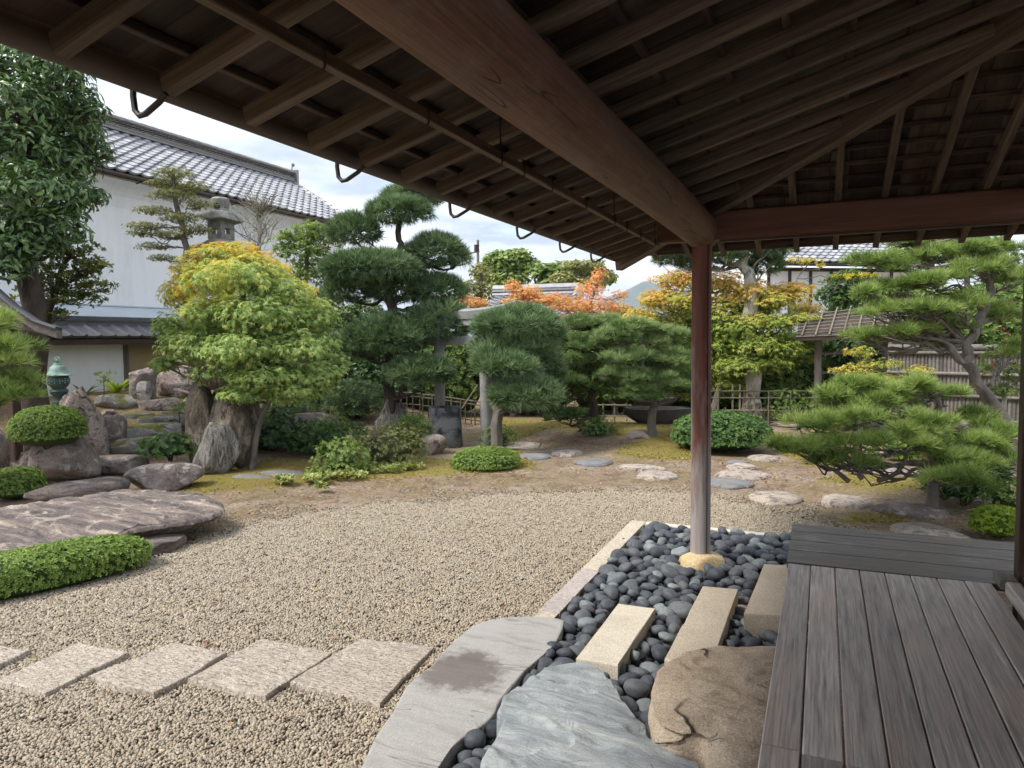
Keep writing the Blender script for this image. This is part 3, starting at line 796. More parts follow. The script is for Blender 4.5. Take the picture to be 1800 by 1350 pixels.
def fern(name, label, cat, c, n, L, mt, seed, w=.05, group=None, up=.9, strap=False, ssize=1):
    rs = RS(seed); root = thing(name, label, cat, c, group)
    for i in range(n):
        a = rs.rand() * 6.283; l = L * rs.uniform(.7, 1.15); e = up * rs.uniform(.6, 1.15)
        k = 8; t = np.linspace(0, 1, k)
        hx = l * (t * math.cos(e * .9)); hz = l * (t * math.sin(e) - t ** 2 * .45 * (1.1 if not strap else .7))
        P = np.c_[hx * math.cos(a), hx * math.sin(a), hz]; side = np.array([-math.sin(a), math.cos(a), 0])
        V, Fc = [], []
        if strap:
            ww = w * np.sin(np.clip(t * .9 + .12, 0, 1) * math.pi) ** .6 * .5
            for q in range(k): V += [P[q] - side * ww[q], P[q] + [0, 0, -ww[q]*.5], P[q] + side * ww[q]]
            for q in range(k - 1): Fc += [(3*q, 3*q+1, 3*q+4, 3*q+3), (3*q+1, 3*q+2, 3*q+5, 3*q+4)]
        else:
            kk = 12; T2 = np.linspace(.08, 1, kk); 
            for q, s in enumerate(T2):
                p = np.array([np.interp(s, t, P[:, 0]), np.interp(s, t, P[:, 1]), np.interp(s, t, P[:, 2])]); wl_ = w * 1.6 * math.sin(s * 2.9 + .2) + .004
                dr = np.array([math.cos(a), math.sin(a), 0]) * .35
                for sg in (-1, 1):
                    tip = p + (side * sg + dr) * wl_ + [0, 0, -.2 * wl_]; b = len(V); h = l / kk * .42
                    V += [p - np.array([math.cos(a), math.sin(a), .0]) * h, tip, p + np.array([math.cos(a), math.sin(a), 0]) * h]; V.append(p + [0, 0, -.001]); Fc.append((b, b+1, b+2, b+3))
        me = mesh_np('frond' if not strap else 'leaf', np.array(V), np.array(Fc), mt, True, {'tint': np.full(len(V), rs.uniform(.25, .9))})
        link('frond' if not strap else 'leaf', me, root, (0, 0, 0))
    return root

# ================================================================== THE GROUND
def poly_sd(P, poly):
    """signed distance, negative inside"""
    P = np.asarray(P)[:, :2]; poly = np.asarray(poly)[:, :2]; n = len(poly); d = np.full(len(P), 1e9); ins = np.zeros(len(P), bool)
    for i in range(n):
        a, b = poly[i], poly[(i+1) % n]; e = b - a; w = P - a
        t = np.clip((w @ e) / (e @ e), 0, 1); d = np.minimum(d, np.linalg.norm(w - t[:, None] * e, axis=1))
        c = (a[1] > P[:, 1]) != (b[1] > P[:, 1])
        with np.errstate(divide='ignore', invalid='ignore'):
            x = a[0] + (P[:, 1] - a[1]) * (b[0] - a[0]) / (b[1] - a[1])
        ins ^= c & (P[:, 0] < x)
    return np.where(ins, -d, d)
GRAVEL = [G(x, y) for x, y in ((-500, 1300), (-200, 1090), (0, 1040), (140, 1010), (235, 982), (330, 957), (430, 925), (560, 900), (700, 884), (850, 873), (1000, 866), (1120, 863), (1240, 872), (1330, 890), (1420, 912), (1500, 930), (1600, 960))]
GRAVEL += [np.array([1.2, 4.5, 0]), np.array([1.2, .2, 0]), np.array([-6, .2, 0])]
MOSS = [[G(x, y) for x, y in p] for p in (
    ((300, 862), (330, 835), (400, 815), (560, 812), (600, 800), (720, 802), (790, 812), (940, 818), (930, 830), (770, 838), (640, 846), (520, 852), (430, 866), (350, 870)),
    ((790, 820), (830, 790), (900, 760), (820, 735), (700, 735), (700, 700), (1100, 700), (1220, 720), (1215, 800), (1210, 812), (1100, 806), (1080, 800), (1120, 780), (1050, 768), (960, 765), (900, 775), (930, 815)),
    ((1440, 850), (1500, 840), (1640, 845), (1700, 870), (1620, 880), (1500, 868)),
    ((1480, 905), (1600, 912), (1590, 925), (1500, 922)),
    ((1350, 760), (1500, 790), (1450, 830), (1380, 800)))]
# fine sheet near the camera, coarse far
def grid_sheet(xs, ys):
    X, Y = np.meshgrid(xs, ys); V = np.c_[X.ravel(), Y.ravel()]
    nx, ny = len(xs), len(ys); i = np.arange(nx - 1); j = np.arange(ny - 1); I, J = np.meshgrid(i, j); a = (J * nx + I).ravel()
    return V, np.c_[a, a + 1, a + nx + 1, a + nx]
def spaced(a, b, fine0, fine1, h, far):
    L = [fine0 - (1.35 ** k - 1) * h * 3 for k in range(60)]; L = [v for v in L if v > a][::-1]
    R_ = [fine1 + (1.35 ** k - 1) * h * 3 for k in range(60)]; R_ = [v for v in R_ if v < b]
    return np.unique(np.round(np.r_[a, L, np.arange(fine0, fine1, h), R_, b], 4))
xs = spaced(-4000, 4000, -17, 6.5, .085, 0); ys = spaced(-60, 6000, .2, 19, .085, 0)
gv, gf = grid_sheet(xs, ys)
gz = terr(gv[:, 0], gv[:, 1]); gz = gz + .012 * fbm(np.c_[gv * 1.6, np.zeros(len(gv))], 3, 3)
sdg = poly_sd(gv, GRAVEL); gz = np.where(sdg < .25, gz - .012 * sstep((.25 - sdg) / .3), gz)
wm = np.zeros(len(gv))
for p in MOSS: wm = np.maximum(wm, .5 - poly_sd(gv, p) / .5)
wm = np.clip(np.where(gv[:, 1] > 14, .35, wm), 0, 1)
mound = sstep((terr(gv[:, 0], gv[:, 1]) - .1) / .3); wm = np.maximum(wm, .42 * mound)
gz = gz + .035 * wm * sstep(wm * 2) * (terr(gv[:, 0], gv[:, 1]) < .3)
wg = np.clip(.5 - sdg / .35, 0, 1)
link('ground', mesh_np('ground', np.c_[gv, gz], gf, M['ground'], True, {'gravel': wg, 'moss': wm}), kind='structure')

# gravel: real stones, laid as small patches
def gravel_patch(seed, n, size, r0=.0055, r1=.0095):
    rs = RS(seed); V, Fc = ICO[1]; Vs, Fs, tn = [], [], []
    for i in range(n):
        s = np.array([rs.uniform(r0, r1) * rs.uniform(.9, 1.35), rs.uniform(r0, r1), rs.uniform(.005, .009)])
        q = (V * (1 + .25 * rs.randn(len(V), 1))) * s
        e = rs.randn(2) * .35; q[:, 2] += q[:, 0] * e[0] + q[:, 1] * e[1]
        a = rs.rand() * 6.28; q = np.c_[q[:, 0]*math.cos(a) - q[:, 1]*math.sin(a), q[:, 0]*math.sin(a) + q[:, 1]*math.cos(a), q[:, 2]]
        q += [rs.uniform(-.5, .5) * size, rs.uniform(-.5, .5) * size, rs.uniform(-.002, .010)]
        Fs.append(Fc + len(V) * i); Vs.append(q); tn.append(np.full(len(V), rs.rand()))
    return mesh_np('gravel_patch', np.concatenate(Vs), np.concatenate(Fs), M['gravel'], True, {'tint': np.concatenate(tn)})
pcol = bpy.data.collections.new('gravel_patches')
for i in range(7):
    o = bpy.data.objects.new('gravel_patch', gravel_patch(100 + i, 250 if i < 5 else 60, .17)); pcol.objects.link(o)
rs = RS(77)
gx, gy = np.meshgrid(np.arange(-8.5, 1.0, .145), np.arange(.9, 9.2, .145)); gp = np.c_[gx.ravel(), gy.ravel()] + rs.uniform(-.02, .02, (gx.size, 2))
s_ = poly_sd(gp, GRAVEL) + .16 * fbm(np.c_[gp * 1.6, np.zeros(len(gp))], 3, 5)
cx_ = -gp[:, 0] * math.sin(YAW) + gp[:, 1] * math.cos(YAW); lat = gp[:, 0] * math.cos(YAW) + gp[:, 1] * math.sin(YAW)
far_ = (s_ >= .12) & (s_ < .75) & (rs.rand(len(gp)) < .42 * (1 - s_ / .8))
keep = ((s_ < .12) | far_) & (np.abs(lat) < cx_ * .80 + .6) & (cx_ > 1.2)
bed = (gp[:, 0] > -1.52) & (gp[:, 1] < 6.42)
keep &= ~bed
edge = s_[keep] > -.06
gp = gp[keep]
gme = bpy.data.meshes.new('gravel'); gme.vertices.add(len(gp))
gme.vertices.foreach_set('co', np.c_[gp, terr(gp[:, 0], gp[:, 1]) + .0][:, :3].astype(np.float32).ravel())
a = gme.attributes.new('pick', 'INT', 'POINT'); a.data.foreach_set('value', np.where(edge, rs.randint(5, 7, len(gp)), rs.randint(0, 5, len(gp))).astype(np.int32))
a = gme.attributes.new('turn', 'FLOAT', 'POINT'); a.data.foreach_set('value', (rs.randint(0, 4, len(gp)) * math.pi / 2 + rs.uniform(-.2, .2, len(gp))).astype(np.float32))
gob = link('gravel', gme, kind='stuff', label='tan and grey pea gravel spread in front of the pebble bed', category='gravel')
ng = bpy.data.node_groups.new('lay_gravel', 'GeometryNodeTree')
ng.interface.new_socket('Geometry', in_out='INPUT', socket_type='NodeSocketGeometry'); ng.interface.new_socket('Geometry', in_out='OUTPUT', socket_type='NodeSocketGeometry')
gi, go = ng.nodes.new('NodeGroupInput'), ng.nodes.new('NodeGroupOutput')
iop = ng.nodes.new('GeometryNodeInstanceOnPoints'); ci = ng.nodes.new('GeometryNodeCollectionInfo')
ci.inputs['Collection'].default_value = pcol; ci.inputs['Separate Children'].default_value = True; ci.inputs['Reset Children'].default_value = True
na = ng.nodes.new('GeometryNodeInputNamedAttribute'); na.data_type = 'INT'; na.inputs[0].default_value = 'pick'
nb = ng.nodes.new('GeometryNodeInputNamedAttribute'); nb.data_type = 'FLOAT'; nb.inputs[0].default_value = 'turn'
cx = ng.nodes.new('ShaderNodeCombineXYZ'); L_ = ng.links
L_.new(nb.outputs[0], cx.inputs[2]); L_.new(gi.outputs[0], iop.inputs['Points']); L_.new(ci.outputs[0], iop.inputs['Instance'])
iop.inputs['Pick Instance'].default_value = True; L_.new(na.outputs[0], iop.inputs['Instance Index']); L_.new(cx.outputs[0], iop.inputs['Rotation']); L_.new(iop.outputs[0], go.inputs[0])
gob.modifiers.new('stones', 'NODES').node_group = ng

# ================================================================== VERANDA ROOF, POST, BEAMS
PX, PY, S = -.825, 5.41, .28
ZB = 2.655                                     # underside of the rafters where they cross the beams
EX, EY = -1.652, 6.237                         # eave lines
def zA(x): return ZB + S * (x - PX)
def zBb(y): return ZB + S * (PY - y)
HIP = PX + PY
vr = thing('veranda_roof', 'timber roof with exposed rafters over the veranda, held by a round reddish post', 'roof', (PX, PY, 0))
RW, RH = .042, .056
XMAX, YMIN = 2.3, -2.6
# side A rafters (run across), side B rafters (run away from the camera)
y = 1.15 + .302 * 16
while y > YMIN:
    xh = min(HIP - y - .035, XMAX)
    if xh > EX + .12:
        j = random.uniform(-.004, .004)
        bar('rafter', (EX, y, zA(EX) + RH/2 + j), (xh, y, zA(xh) + RH/2 + j), RW, RH, M['rafter'], vr, .004)
    y -= .302
x = -1.335
while x < XMAX:
    yh = HIP - x - .035
    bar('rafter', (x, EY, zBb(EY) + RH/2), (x, yh, zBb(yh) + RH/2), RW, RH, M['rafter'], vr, .004)
    x += .2835
# hip rafter: deeper than the others
hx0, hx1 = EX - .03, XMAX - .1
bar('hip_rafter', (hx0, HIP - hx0, zA(hx0) + .01), (hx1, HIP - hx1, zA(hx1) + .01), .075, .15, M['rafter'], vr, .006)
# battens on top of the rafters
BZ = RH + .013
for i in range(24):
    x = EX + .10 + i * .235
    if x > XMAX: break
    bar('batten', (x, YMIN, zA(x) + BZ), (x, HIP - x - .02, zA(x) + BZ), .026, .026, M['board'], vr, .003)
for i in range(34):
    y = EY - .10 - i * .185
    if y < YMIN or HIP - y > XMAX: break
    bar('batten', (HIP - y + .02, y, zBb(y) + BZ), (XMAX + .3, y, zBb(y) + BZ), .026, .026, M['board'], vr, .003)
# roof boards resting on the battens
BO = RH + .026 + .009
y = 6.26
while y > YMIN:
    w = random.uniform(.15, .21); ym = y - w/2; xh = min(HIP - ym, XMAX)
    if xh > EX - .06:
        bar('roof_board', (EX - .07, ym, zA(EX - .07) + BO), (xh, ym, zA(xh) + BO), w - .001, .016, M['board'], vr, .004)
    y -= w
x = EX - .02
while x < XMAX:
    w = random.uniform(.11, .16); xm = x + w/2; yh = HIP - xm
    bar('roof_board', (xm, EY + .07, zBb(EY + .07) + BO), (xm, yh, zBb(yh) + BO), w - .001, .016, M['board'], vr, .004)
    x += w
# unseen covering above, added to block light between the boards: two slopes, 6 cm thick
cvm = MB(); k = .02
def slope(pts, th=.06):
    n = len(pts); cvm.add([(a, b, c) for a, b, c in pts] + [(a, b, c + th) for a, b, c in pts], [tuple(range(n))[::-1], tuple(range(n, 2*n))] + [(i, (i+1) % n, n + (i+1) % n, n + i) for i in range(n)])
zo = BO + .012
slope([(EX - .09, YMIN, zA(EX - .09) + zo), (XMAX, YMIN, zA(XMAX) + zo), (XMAX, HIP - XMAX, zA(XMAX) + zo), (EX - .09, HIP - EX + .09, zA(EX - .09) + zo)])
slope([(EX - .09, HIP - EX + .09, zA(EX - .09) + zo), (XMAX, HIP - XMAX, zA(XMAX) + zo), (XMAX + 1.2, HIP - XMAX, zA(XMAX) + zo), (XMAX + 1.2, HIP - EX + .09, zA(EX - .09) + zo)])
part('roof_light_block', cvm, M['covering'], vr)
# eave boards and gutter
bar('eave_board', (EX - .035, YMIN, zA(EX) + RH + .016), (EX - .035, EY + .05, zA(EX) + RH + .016), .022, .07, M['rafter'], vr, .004)
bar('eave_board', (EX - .05, EY - .09, zBb(EY) + RH + .012), (XMAX + 1, EY - .09, zBb(EY) + RH + .012), .03, .075, M['rafter'], vr, .004)
gm = MB(); n = 10; gyy = [YMIN, EY + .02]; V, Fc = [], []
gc = np.array([EX - .062, zA(EX) + .052])
for rr in (.042, .038):
    for yy in gyy:
        for i in range(n + 1):
            a_ = math.pi + math.pi * i / n; V.append((gc[0] + rr * math.cos(a_), yy, gc[1] + rr * math.sin(a_)))
m_ = n + 1
for o_, fl in ((0, 0), (2*m_, 1)):
    for i in range(n):
        f = (o_+i, o_+i+1, o_+m_+i+1, o_+m_+i); Fc.append(f if fl else f[::-1])
Fc += [(0, m_, 3*m_, 2*m_), (n, 2*m_+n, 3*m_+n, m_+n)]
gm.add(V, Fc); part('gutter', gm, M['copper'], vr, True)
for px in (262, 612, 806, 922, 996, 1050):
    yy = onX(px, 180, EX - .05)[1]
    g_ = MB(); zt = zA(EX) + .07
    g_.tube([(EX - .108, yy, zt), (EX - .110, yy, zt - .06), (EX - .105, yy, zt - .098), (EX - .088, yy, zt - .115), (EX - .065, yy, zt - .113), (EX - .01, yy, zt - .088), (EX + .015, yy, zt - .07)], .0085, 8)
    part('gutter_hook', g_, M['iron'], vr, True)
# hanging rail below the eave rafters
RX, RZ = -1.14, 2.43
bar('hanging_rail', (RX, YMIN, RZ + .015), (RX, 5.355, RZ + .015), .030, .034, M['rafter'], vr, .003)
for i, yy in enumerate((.55, .98, 1.45, 1.95, 2.5, 2.72, 3.05, 3.55, 4.1, 4.38, 4.75, 5.2)):
    h_ = MB(); h_.tube([(RX + .012, yy, RZ - .02), (RX + .018, yy, RZ - .012), (RX + .02, yy, RZ + .02), (RX + .012, yy, RZ + .05)] + ([(RX + .012, yy, zA(RX) + .02)] if i in (4, 8, 11) else []), .0035, 5)
    part('rail_hook', h_, M['iron'], vr, True)
# round log plate and squared beam
lg = MB(); lp = np.array([(PX - .012 * math.sin(t * 1.3), YMIN + (5.545 - YMIN) * t, 2.545 - .02 * t + .012 * math.sin(t * 9)) for t in np.linspace(0, 1, 26)])
lr_ = np.linspace(.112, .127, 26); lg.tube(np.r_[lp, lp[-1:] + [0, .006, 0]], np.r_[lr_, lr_[-1] * .93], 40, wob=.012)
part('log_plate', lg, M['log'], vr, True)
bar('cross_beam', (-1.147, PY, 2.556), (2.6, PY, 2.556), .105, .205, M['beam'], vr, .014)
bar('beam_shim', (PX + .13, PY, 2.446), (2.6, PY, 2.446), .05, .018, M['darkwood'], vr, .002)
# corner bracket poking in at the right edge
c0 = at(1790, 348, 4.9)
bar('tie_beam', (c0[0] - .02, 3.2, 2.655), (c0[0] - .02, 5.28, 2.655), .10, .12, M['sawn'], vr, .012)
pm = MB(); pr = [(.0715, .115), (.0735, .13), (.073, 1.0), (.0715, 1.8), (.071, 2.43)]
pm.lathe(pr, (PX, PY, 0), 32); part('post', pm, M['post'], vr, True)
g_ = MB(); g_.box((PX + .052, PY - .054, .14), (PX + .056, PY - .050, 2.42)); part('shrinkage_crack', g_, M['black'], vr)
rock('post_base_stone', 'rounded yellow stone carrying the foot of the reddish veranda post', 'base stone', (PX, PY, 0), (.40, .38, .135), M['yellow_stone'], 3, 0, .5, pw=2.2, cuts=4, rough=.05)

# ================================================================== DECK
DZ = .45
dk = thing('veranda_deck', 'weathered grey plank deck of the veranda with dark planks across its end', 'deck', (0, 3, 0))
edges = [-.165, -.043, .081, .205, .329, .453, .578, .704, .832]
for i in range(8):
    a0, a1 = edges[i] + .0025, edges[i+1] - .0025; dzz = random.uniform(-.0015, .0015)
    bar('deck_board', ((a0+a1)/2, 2.335 - .012 * i, DZ - .02 + dzz), ((a0+a1)/2, 4.318 + .004 * (i - 4), DZ - .02 + dzz), a1 - a0, .036, M['deck'], dk, .004)
    bar('deck_board', ((a0+a1)/2, .2, DZ - .02 - dzz), ((a0+a1)/2, 2.330 - .012 * i, DZ - .02 - dzz), a1 - a0, .036, M['deck'], dk, .004)
pl = [4.335, 4.60, 4.83, 5.06, 5.262]
for i in range(4):
    bar('end_plank', (-.172, (pl[i]+pl[i+1])/2, DZ - .022), (2.2, (pl[i]+pl[i+1])/2, DZ - .022 + .000), pl[i+1] - pl[i] - .005, .036, M['deckend'], dk, .004)
bar('edge_joist', (-.125, .2, DZ - .075), (-.125, 5.2, DZ - .075), .06, .07, M['darkwood'], dk)
bar('edge_joist', (.60, .2, DZ - .075), (.60, 5.2, DZ - .075), .06, .07, M['darkwood'], dk)
bar('edge_joist', (-.13, 5.22, DZ - .075), (2.2, 5.22, DZ - .075), .06, .07, M['darkwood'], dk)
for xx, yy in ((-.125, 1.2), (-.125, 3.4), (-.125, 5.1), (.6, 5.1), (1.6, 5.1), (.6, 2.5)):
    bar('deck_leg', (xx, yy, 0), (xx, yy, DZ - .11), .08, .08, M['greywood'], dk, .006, up=(0, 1, 0))
# room side: sill, track and corner post
WX = .925
hs = thing('room_front', 'dark timber corner post, sill and shutter wall beside the deck', 'wall', (WX, 3, 0))
bar('corner_post', (WX + .035, 4.30, .2), (WX + .035, 4.30, 2.6), .075, .09, M['darkwood'], hs, .004, up=(0, 1, 0))
bar('sill', (WX - .03, .2, DZ + .02), (WX - .03, 4.20, DZ + .02), .07, .07, M['deck'], hs, .008)
bar('sill_cap', (WX - .045, 4.21, DZ + .035), (WX - .045, 4.37, DZ + .035), .085, .05, M['greywood'], hs, .006)
bar('track', (WX + .035, .2, DZ + .055), (WX + .035, 4.24, DZ + .055), .05, .05, M['darkwood'], hs, .004)
for i in range(12):
    zz = .66 + i * .155
    bar('shutter_board', (WX + .085, .2, zz), (WX + .085, 4.22, zz), .02, .150, M['darkwood'], hs, .005)
bar('lintel', (WX + .06, .2, 2.52), (WX + .06, 4.25, 2.52), .09, .14, M['darkwood'], hs, .005)

# ================================================================== STONES BY THE VERANDA
def slabpx(name, label, cat, pts, z, th, mt, seed, **kw): return outline_rock(name, label, cat, Gs(pts, z), z, th, mt, seed, **kw)
slabpx('stone_slab', 'long mauve grey slate slab lying between gravel and pebble bed', 'stone slab',
       [(900,1084),(983,1086),(990,1100),(978,1128),(955,1152),(925,1177),(905,1200),(880,1235),(862,1264),(802,1308),(770,1350),(720,1420),(600,1430),(636,1340),(660,1296),(690,1250),(722,1196),(760,1166),(800,1122),(846,1092)], .10, .16, M['mauve_slab'], 4, bev=.012, edge=.02, under=.015, nz=.006, tilt=(.01, 0))
slabpx('stone_slab', 'layered blue green schist slab in front of the brown boulder', 'stone slab',
       [(880,1243),(900,1215),(965,1180),(1020,1168),(1050,1176),(1080,1205),(1110,1248),(1136,1270),(1142,1290),(1190,1306),(1238,1345),(1290,1420),(1120,1480),(840,1480),(842,1345),(866,1290),(884,1262),(876,1252)], .22, .26, M['blue_slab'], 7, bev=.03, edge=.03, nz=.026, dome=.02, ridges=.0, terrace=.026, tilt=(-.05, .05), rings=34, n=240)
slabpx('boulder', 'rough brown sandstone boulder tucked against the deck edge', 'boulder',
       [(1145,1212),(1150,1180),(1180,1158),(1230,1142),(1300,1135),(1372,1139),(1420,1150),(1420,1300),(1390,1440),(1290,1440),(1240,1380),(1238,1300),(1180,1288),(1148,1268),(1142,1240)], .30, .34, M['brown_rock'], 12, bev=.06, edge=.03, nz=.05, dome=.03, ridges=.0, terrace=.012, under=.02, rings=34, n=240)
slabpx('granite_block', 'pale cut granite block with rust patch, the one nearest the mauve slab', 'granite block',
       [(1012,1157),(1087,1060),(1152.5,1068.5),(1086,1169)], .135, .16, M['granite_pale'], 2, sharp=True, bev=.008, edge=.006, nz=.002, group='cut granite blocks in the pebble bed')
slabpx('granite_block', 'long tan granite block between the two others, touching the brown boulder', 'granite block',
       [(1168,1158),(1235.5,1030),(1297.5,1035.5),(1262,1137),(1236,1185)], .15, .17, M['granite'], 3, sharp=True, bev=.008, edge=.008, nz=.002, group='cut granite blocks in the pebble bed')
slabpx('granite_block', 'tan granite block running under the deck edge', 'granite block',
       [(1307.5,1077.8),(1343,991),(1400,994),(1392,1082)], .17, .19, M['granite'], 5, sharp=True, bev=.008, edge=.006, nz=.002, group='cut granite blocks in the pebble bed')
for i, (lab, pts) in enumerate((
    ('square pitted granite paver nearest the mauve slab', [(510,1198),(635,1119),(762,1136),(668,1238)]),
    ('square granite paver, second from the mauve slab', [(333.5,1191.6),(460,1121),(585,1146.5),(466.5,1223)]),
    ('square granite paver in the middle of the row of five', [(154,1187),(304,1129.6),(401,1146.5),(270,1219)]),
    ('square granite paver, fourth from the mauve slab', [(-4,1196),(139,1127),(224,1147),(80,1217)]),
    ('partly seen granite paver at the far end of the row', [(-120,1165),(-30,1128),(55,1141),(-30,1182)]))):
    slabpx('granite_paver', lab, 'paver', pts, .036 + .004 * (i % 3), .08, M['paver'], 20 + i, sharp=True, bev=.008, edge=.018, nz=.008, fz=6, rings=24, n=200, group='square granite pavers in the gravel')
# kerb of the pebble bed
KX0, KX1 = -1.612, -1.475
def kerb(label, x0, y0, x1, y1, mt, seed):
    outline_rock('kerb_stone', label, 'kerb', [(x0, y0), (x1, y0), (x1, y1), (x0, y1)], .05, .12, mt, seed, sharp=True, bev=.008, edge=.004, nz=.002, n=60, group='granite kerb round the pebble bed')
yj1 = G(1045, 1001, .05)[1]; yj2 = G(975, 1076, .05)[1]
kerb('pale granite kerb stone with a drilled hole at the far corner', KX0, yj1 + .004, KX1, 6.46, M['granite_kerb'], 31)
kerb('mauve granite kerb stone in the middle of the side kerb', KX0, yj2 + .004, KX1, yj1 - .004, M['granite_mauve'], 32)
kerb('short tan kerb stone ending under the mauve slab', KX0 + .01, yj2 - .45, KX1, yj2 - .004, M['granite_kerb'], 33)
kerb('narrow white kerb stone from the corner to behind the post', KX1 + .005, 6.36, -.82, 6.45, M['granite_white'], 34)
kerb('narrow white kerb stone running behind the deck', -.815, 6.35, .9, 6.44, M['granite_white'], 35)
h_ = MB(); p = G(1096, 947, .05); h_.lathe([(.011, .0), (.011, .0022)], (p[0], p[1], .0505), 12)
part('drill_hole', h_, M['black'], bpy.data.objects['kerb_stone'])

# dark river pebbles
PV = []
for i in range(7):
    V, Fc = rock_shape((1, .78, .55), 400 + i, 3, 2.2, 2, .10, cutd=(.8, 1)); V[:, 2] -= .275; V *= [1, 1, 1.0]
    PV.append(mesh_np('pebble', V, Fc, M['pebble']))
rs = RS(9)
BED = [(-1.465, 6.33), (-1.465, 4.2), (-1.43, 3.72)] + [tuple(G(x, y, .0)[:2]) for x, y in ((925, 1180), (885, 1225), (850, 1262), (790, 1330), (790, 1450), (1150, 1450))] + [(-.05, 2.2), (-.05, 5.15), (1.6, 5.15), (1.6, 6.33)]
blocks = [Gs([(1012,1157),(1087,1060),(1152.5,1068.5),(1086,1169)], .08), Gs([(1168,1158),(1235.5,1030),(1297.5,1035.5),(1236,1185)], .08), Gs([(1307.5,1077.8),(1343,991),(1400,994),(1392,1082)], .08)]
bs_ = Gs([(880,1243),(900,1215),(965,1180),(1020,1168),(1080,1205),(1136,1270),(1142,1290),(1238,1345),(1290,1420),(1120,1480),(840,1480),(842,1345),(866,1290)], .12)
br_ = Gs([(1145,1212),(1150,1180),(1180,1158),(1230,1142),(1300,1135),(1420,1150),(1420,1300),(1390,1440),(1240,1380),(1238,1300),(1180,1288)], .15)
ms_ = Gs([(900,1084),(983,1086),(978,1128),(925,1177),(880,1235),(862,1264),(802,1308),(770,1350),(720,1420),(600,1430),(722,1196),(800,1122)], .06)
cand = np.c_[rs.uniform(-2.0, 1.0, 60000), rs.uniform(1.8, 6.33, 60000)]
ok = (poly_sd(cand, BED) < -.035)
for b, mgn in [(b, .035) for b in blocks] + [(bs_, .0), (br_, .0), (ms_, .03)]: ok &= poly_sd(cand, b) > mgn
ok &= np.hypot(cand[:, 0] - PX, cand[:, 1] - PY) > .20
cand = cand[ok]; acc = []; rad = []
for c in cand:
    r = .036 + .028 * rs.rand() ** 1.5
    if acc:
        A_ = np.array(acc); 
        if (np.hypot(A_[:, 0] - c[0], A_[:, 1] - c[1]) < (np.array(rad) + r) * .93).any(): continue
    acc.append(c); rad.append(r)
acc, rad = np.array(acc), np.array(rad)
vis = []
for c, r in zip(acc, rad):
    q = np.linalg.inv(R3) @ (np.array([c[0], c[1], .08]) - [0, 0, EYE]); X_, Y_, Dq = CX + F*q[0]/-q[2], CY - F*q[1]/-q[2], -q[2]
    inn = (0 < Y_ < 1400) and not (X_ > 1390 and Y_ > 1000) and not (X_ > 1400)
    vis.append((r / Dq) if inn else 0)
order = np.argsort(-np.array(vis)); top = order[:300]; rest = order[300:]
def where(p):
    d = {'post': np.hypot(p[0]-PX, p[1]-PY), 'kerb': abs(p[0] + 1.47)}
    for i, b in enumerate(blocks): d['b%d' % i] = abs(poly_sd(np.array([p]), b)[0])
    d['blue'] = abs(poly_sd(np.array([p]), bs_)[0]); d['mauve'] = abs(poly_sd(np.array([p]), ms_)[0]); d['brown'] = abs(poly_sd(np.array([p]), br_)[0]); d['far'] = abs(p[1] - 6.33)
    k = min(d, key=d.get)
    return {'post': 'near the round post', 'kerb': 'along the side kerb', 'b0': 'around the pale granite block', 'b1': 'around the long tan granite block', 'b2': 'around the granite block under the deck',
            'blue': 'beside the blue green slab', 'mauve': 'beside the mauve slab', 'brown': 'beside the brown boulder', 'far': 'along the far white kerb'}[k]
szn = lambda r: 'small' if r < .042 else 'middling' if r < .051 else 'large'
for i in top:
    p, r = acc[i], rad[i]; z = .035 + rs.uniform(0, .045)
    k = 2.25 * r
    o = link('pebble', PV[rs.randint(7)], None, (p[0], p[1], z), (rs.uniform(-.45, .45), rs.uniform(-.45, .45), rs.rand() * 6.28),
             label=szn(r) + ' smooth dark river pebble ' + where(p) + (', on its far side' if p[1] > 4.6 else ''), category='pebble', group='dark river pebbles ' + where(p))
    s = rs.uniform(1.0, 1.25); o.scale = (k * s, k * s * rs.uniform(.9, 1.15), k * rs.uniform(.95, 1.45))
# deeper layer and the pebbles past the 300 largest
Vb, Fb, n_ = [], [], 0
V2, F2 = rock_shape((1, .8, .6), 444, 2, 2.2, 2, .1)
ex = [(acc[i], rad[i], .04) for i in rest] + [(c, rs.uniform(.035, .055), rs.uniform(-.02, .015)) for c in cand[:900]]
for p, r, z in ex:
    a = rs.rand() * 6.28; q = V2 * r * 2.3; q = np.c_[q[:, 0]*math.cos(a)-q[:, 1]*math.sin(a), q[:, 0]*math.sin(a)+q[:, 1]*math.cos(a), q[:, 2] + z - r*.3] + [p[0], p[1], 0]
    Vb.append(q); Fb.append(F2 + n_); n_ += len(V2)
link('pebbles', mesh_np('pebbles', np.concatenate(Vb), np.concatenate(Fb), M['pebble']), kind='stuff', label='lower layer of dark river pebbles filling the bed', category='pebbles')

HAZE = 0.00022
# ================================================================== GARDEN ROCKS
M['jagged'] = stone('ribbed_grey_rock', [(.10, .09, .08), (.24, .22, .20), (.42, .40, .36)], 3, dark=(.07, .065, .06), ds=2, bump=1, bd=.05, speck=.4, streak=(3, 3, .6), veins=1, vein_col=(.05, .05, .045), vs=.8)
slabpx('flat_rock', 'huge flat purple brown rock with pale streaks jutting over the gravel', 'rock',
       [(-250,985),(-200,925),(-60,902),(20,890),(120,876),(215,861),(262,856),(322,860),(345,863),(383,878),(390,891),(375,902),(345,909),(290,917),(235,926),(212,935),(160,950),(60,965),(-60,985)], .24, .20, M['big_rock'], 41, bev=.05, edge=.06, nz=.05, dome=.03, terrace=.026, under=.30, rings=34, n=260)
rpx('rock', 'low purple rock ledge under the tip of the huge flat rock', 'rock', 205, 330, 936, 980, M['big_rock'], 43, dep=.7, pw=3, z=0)
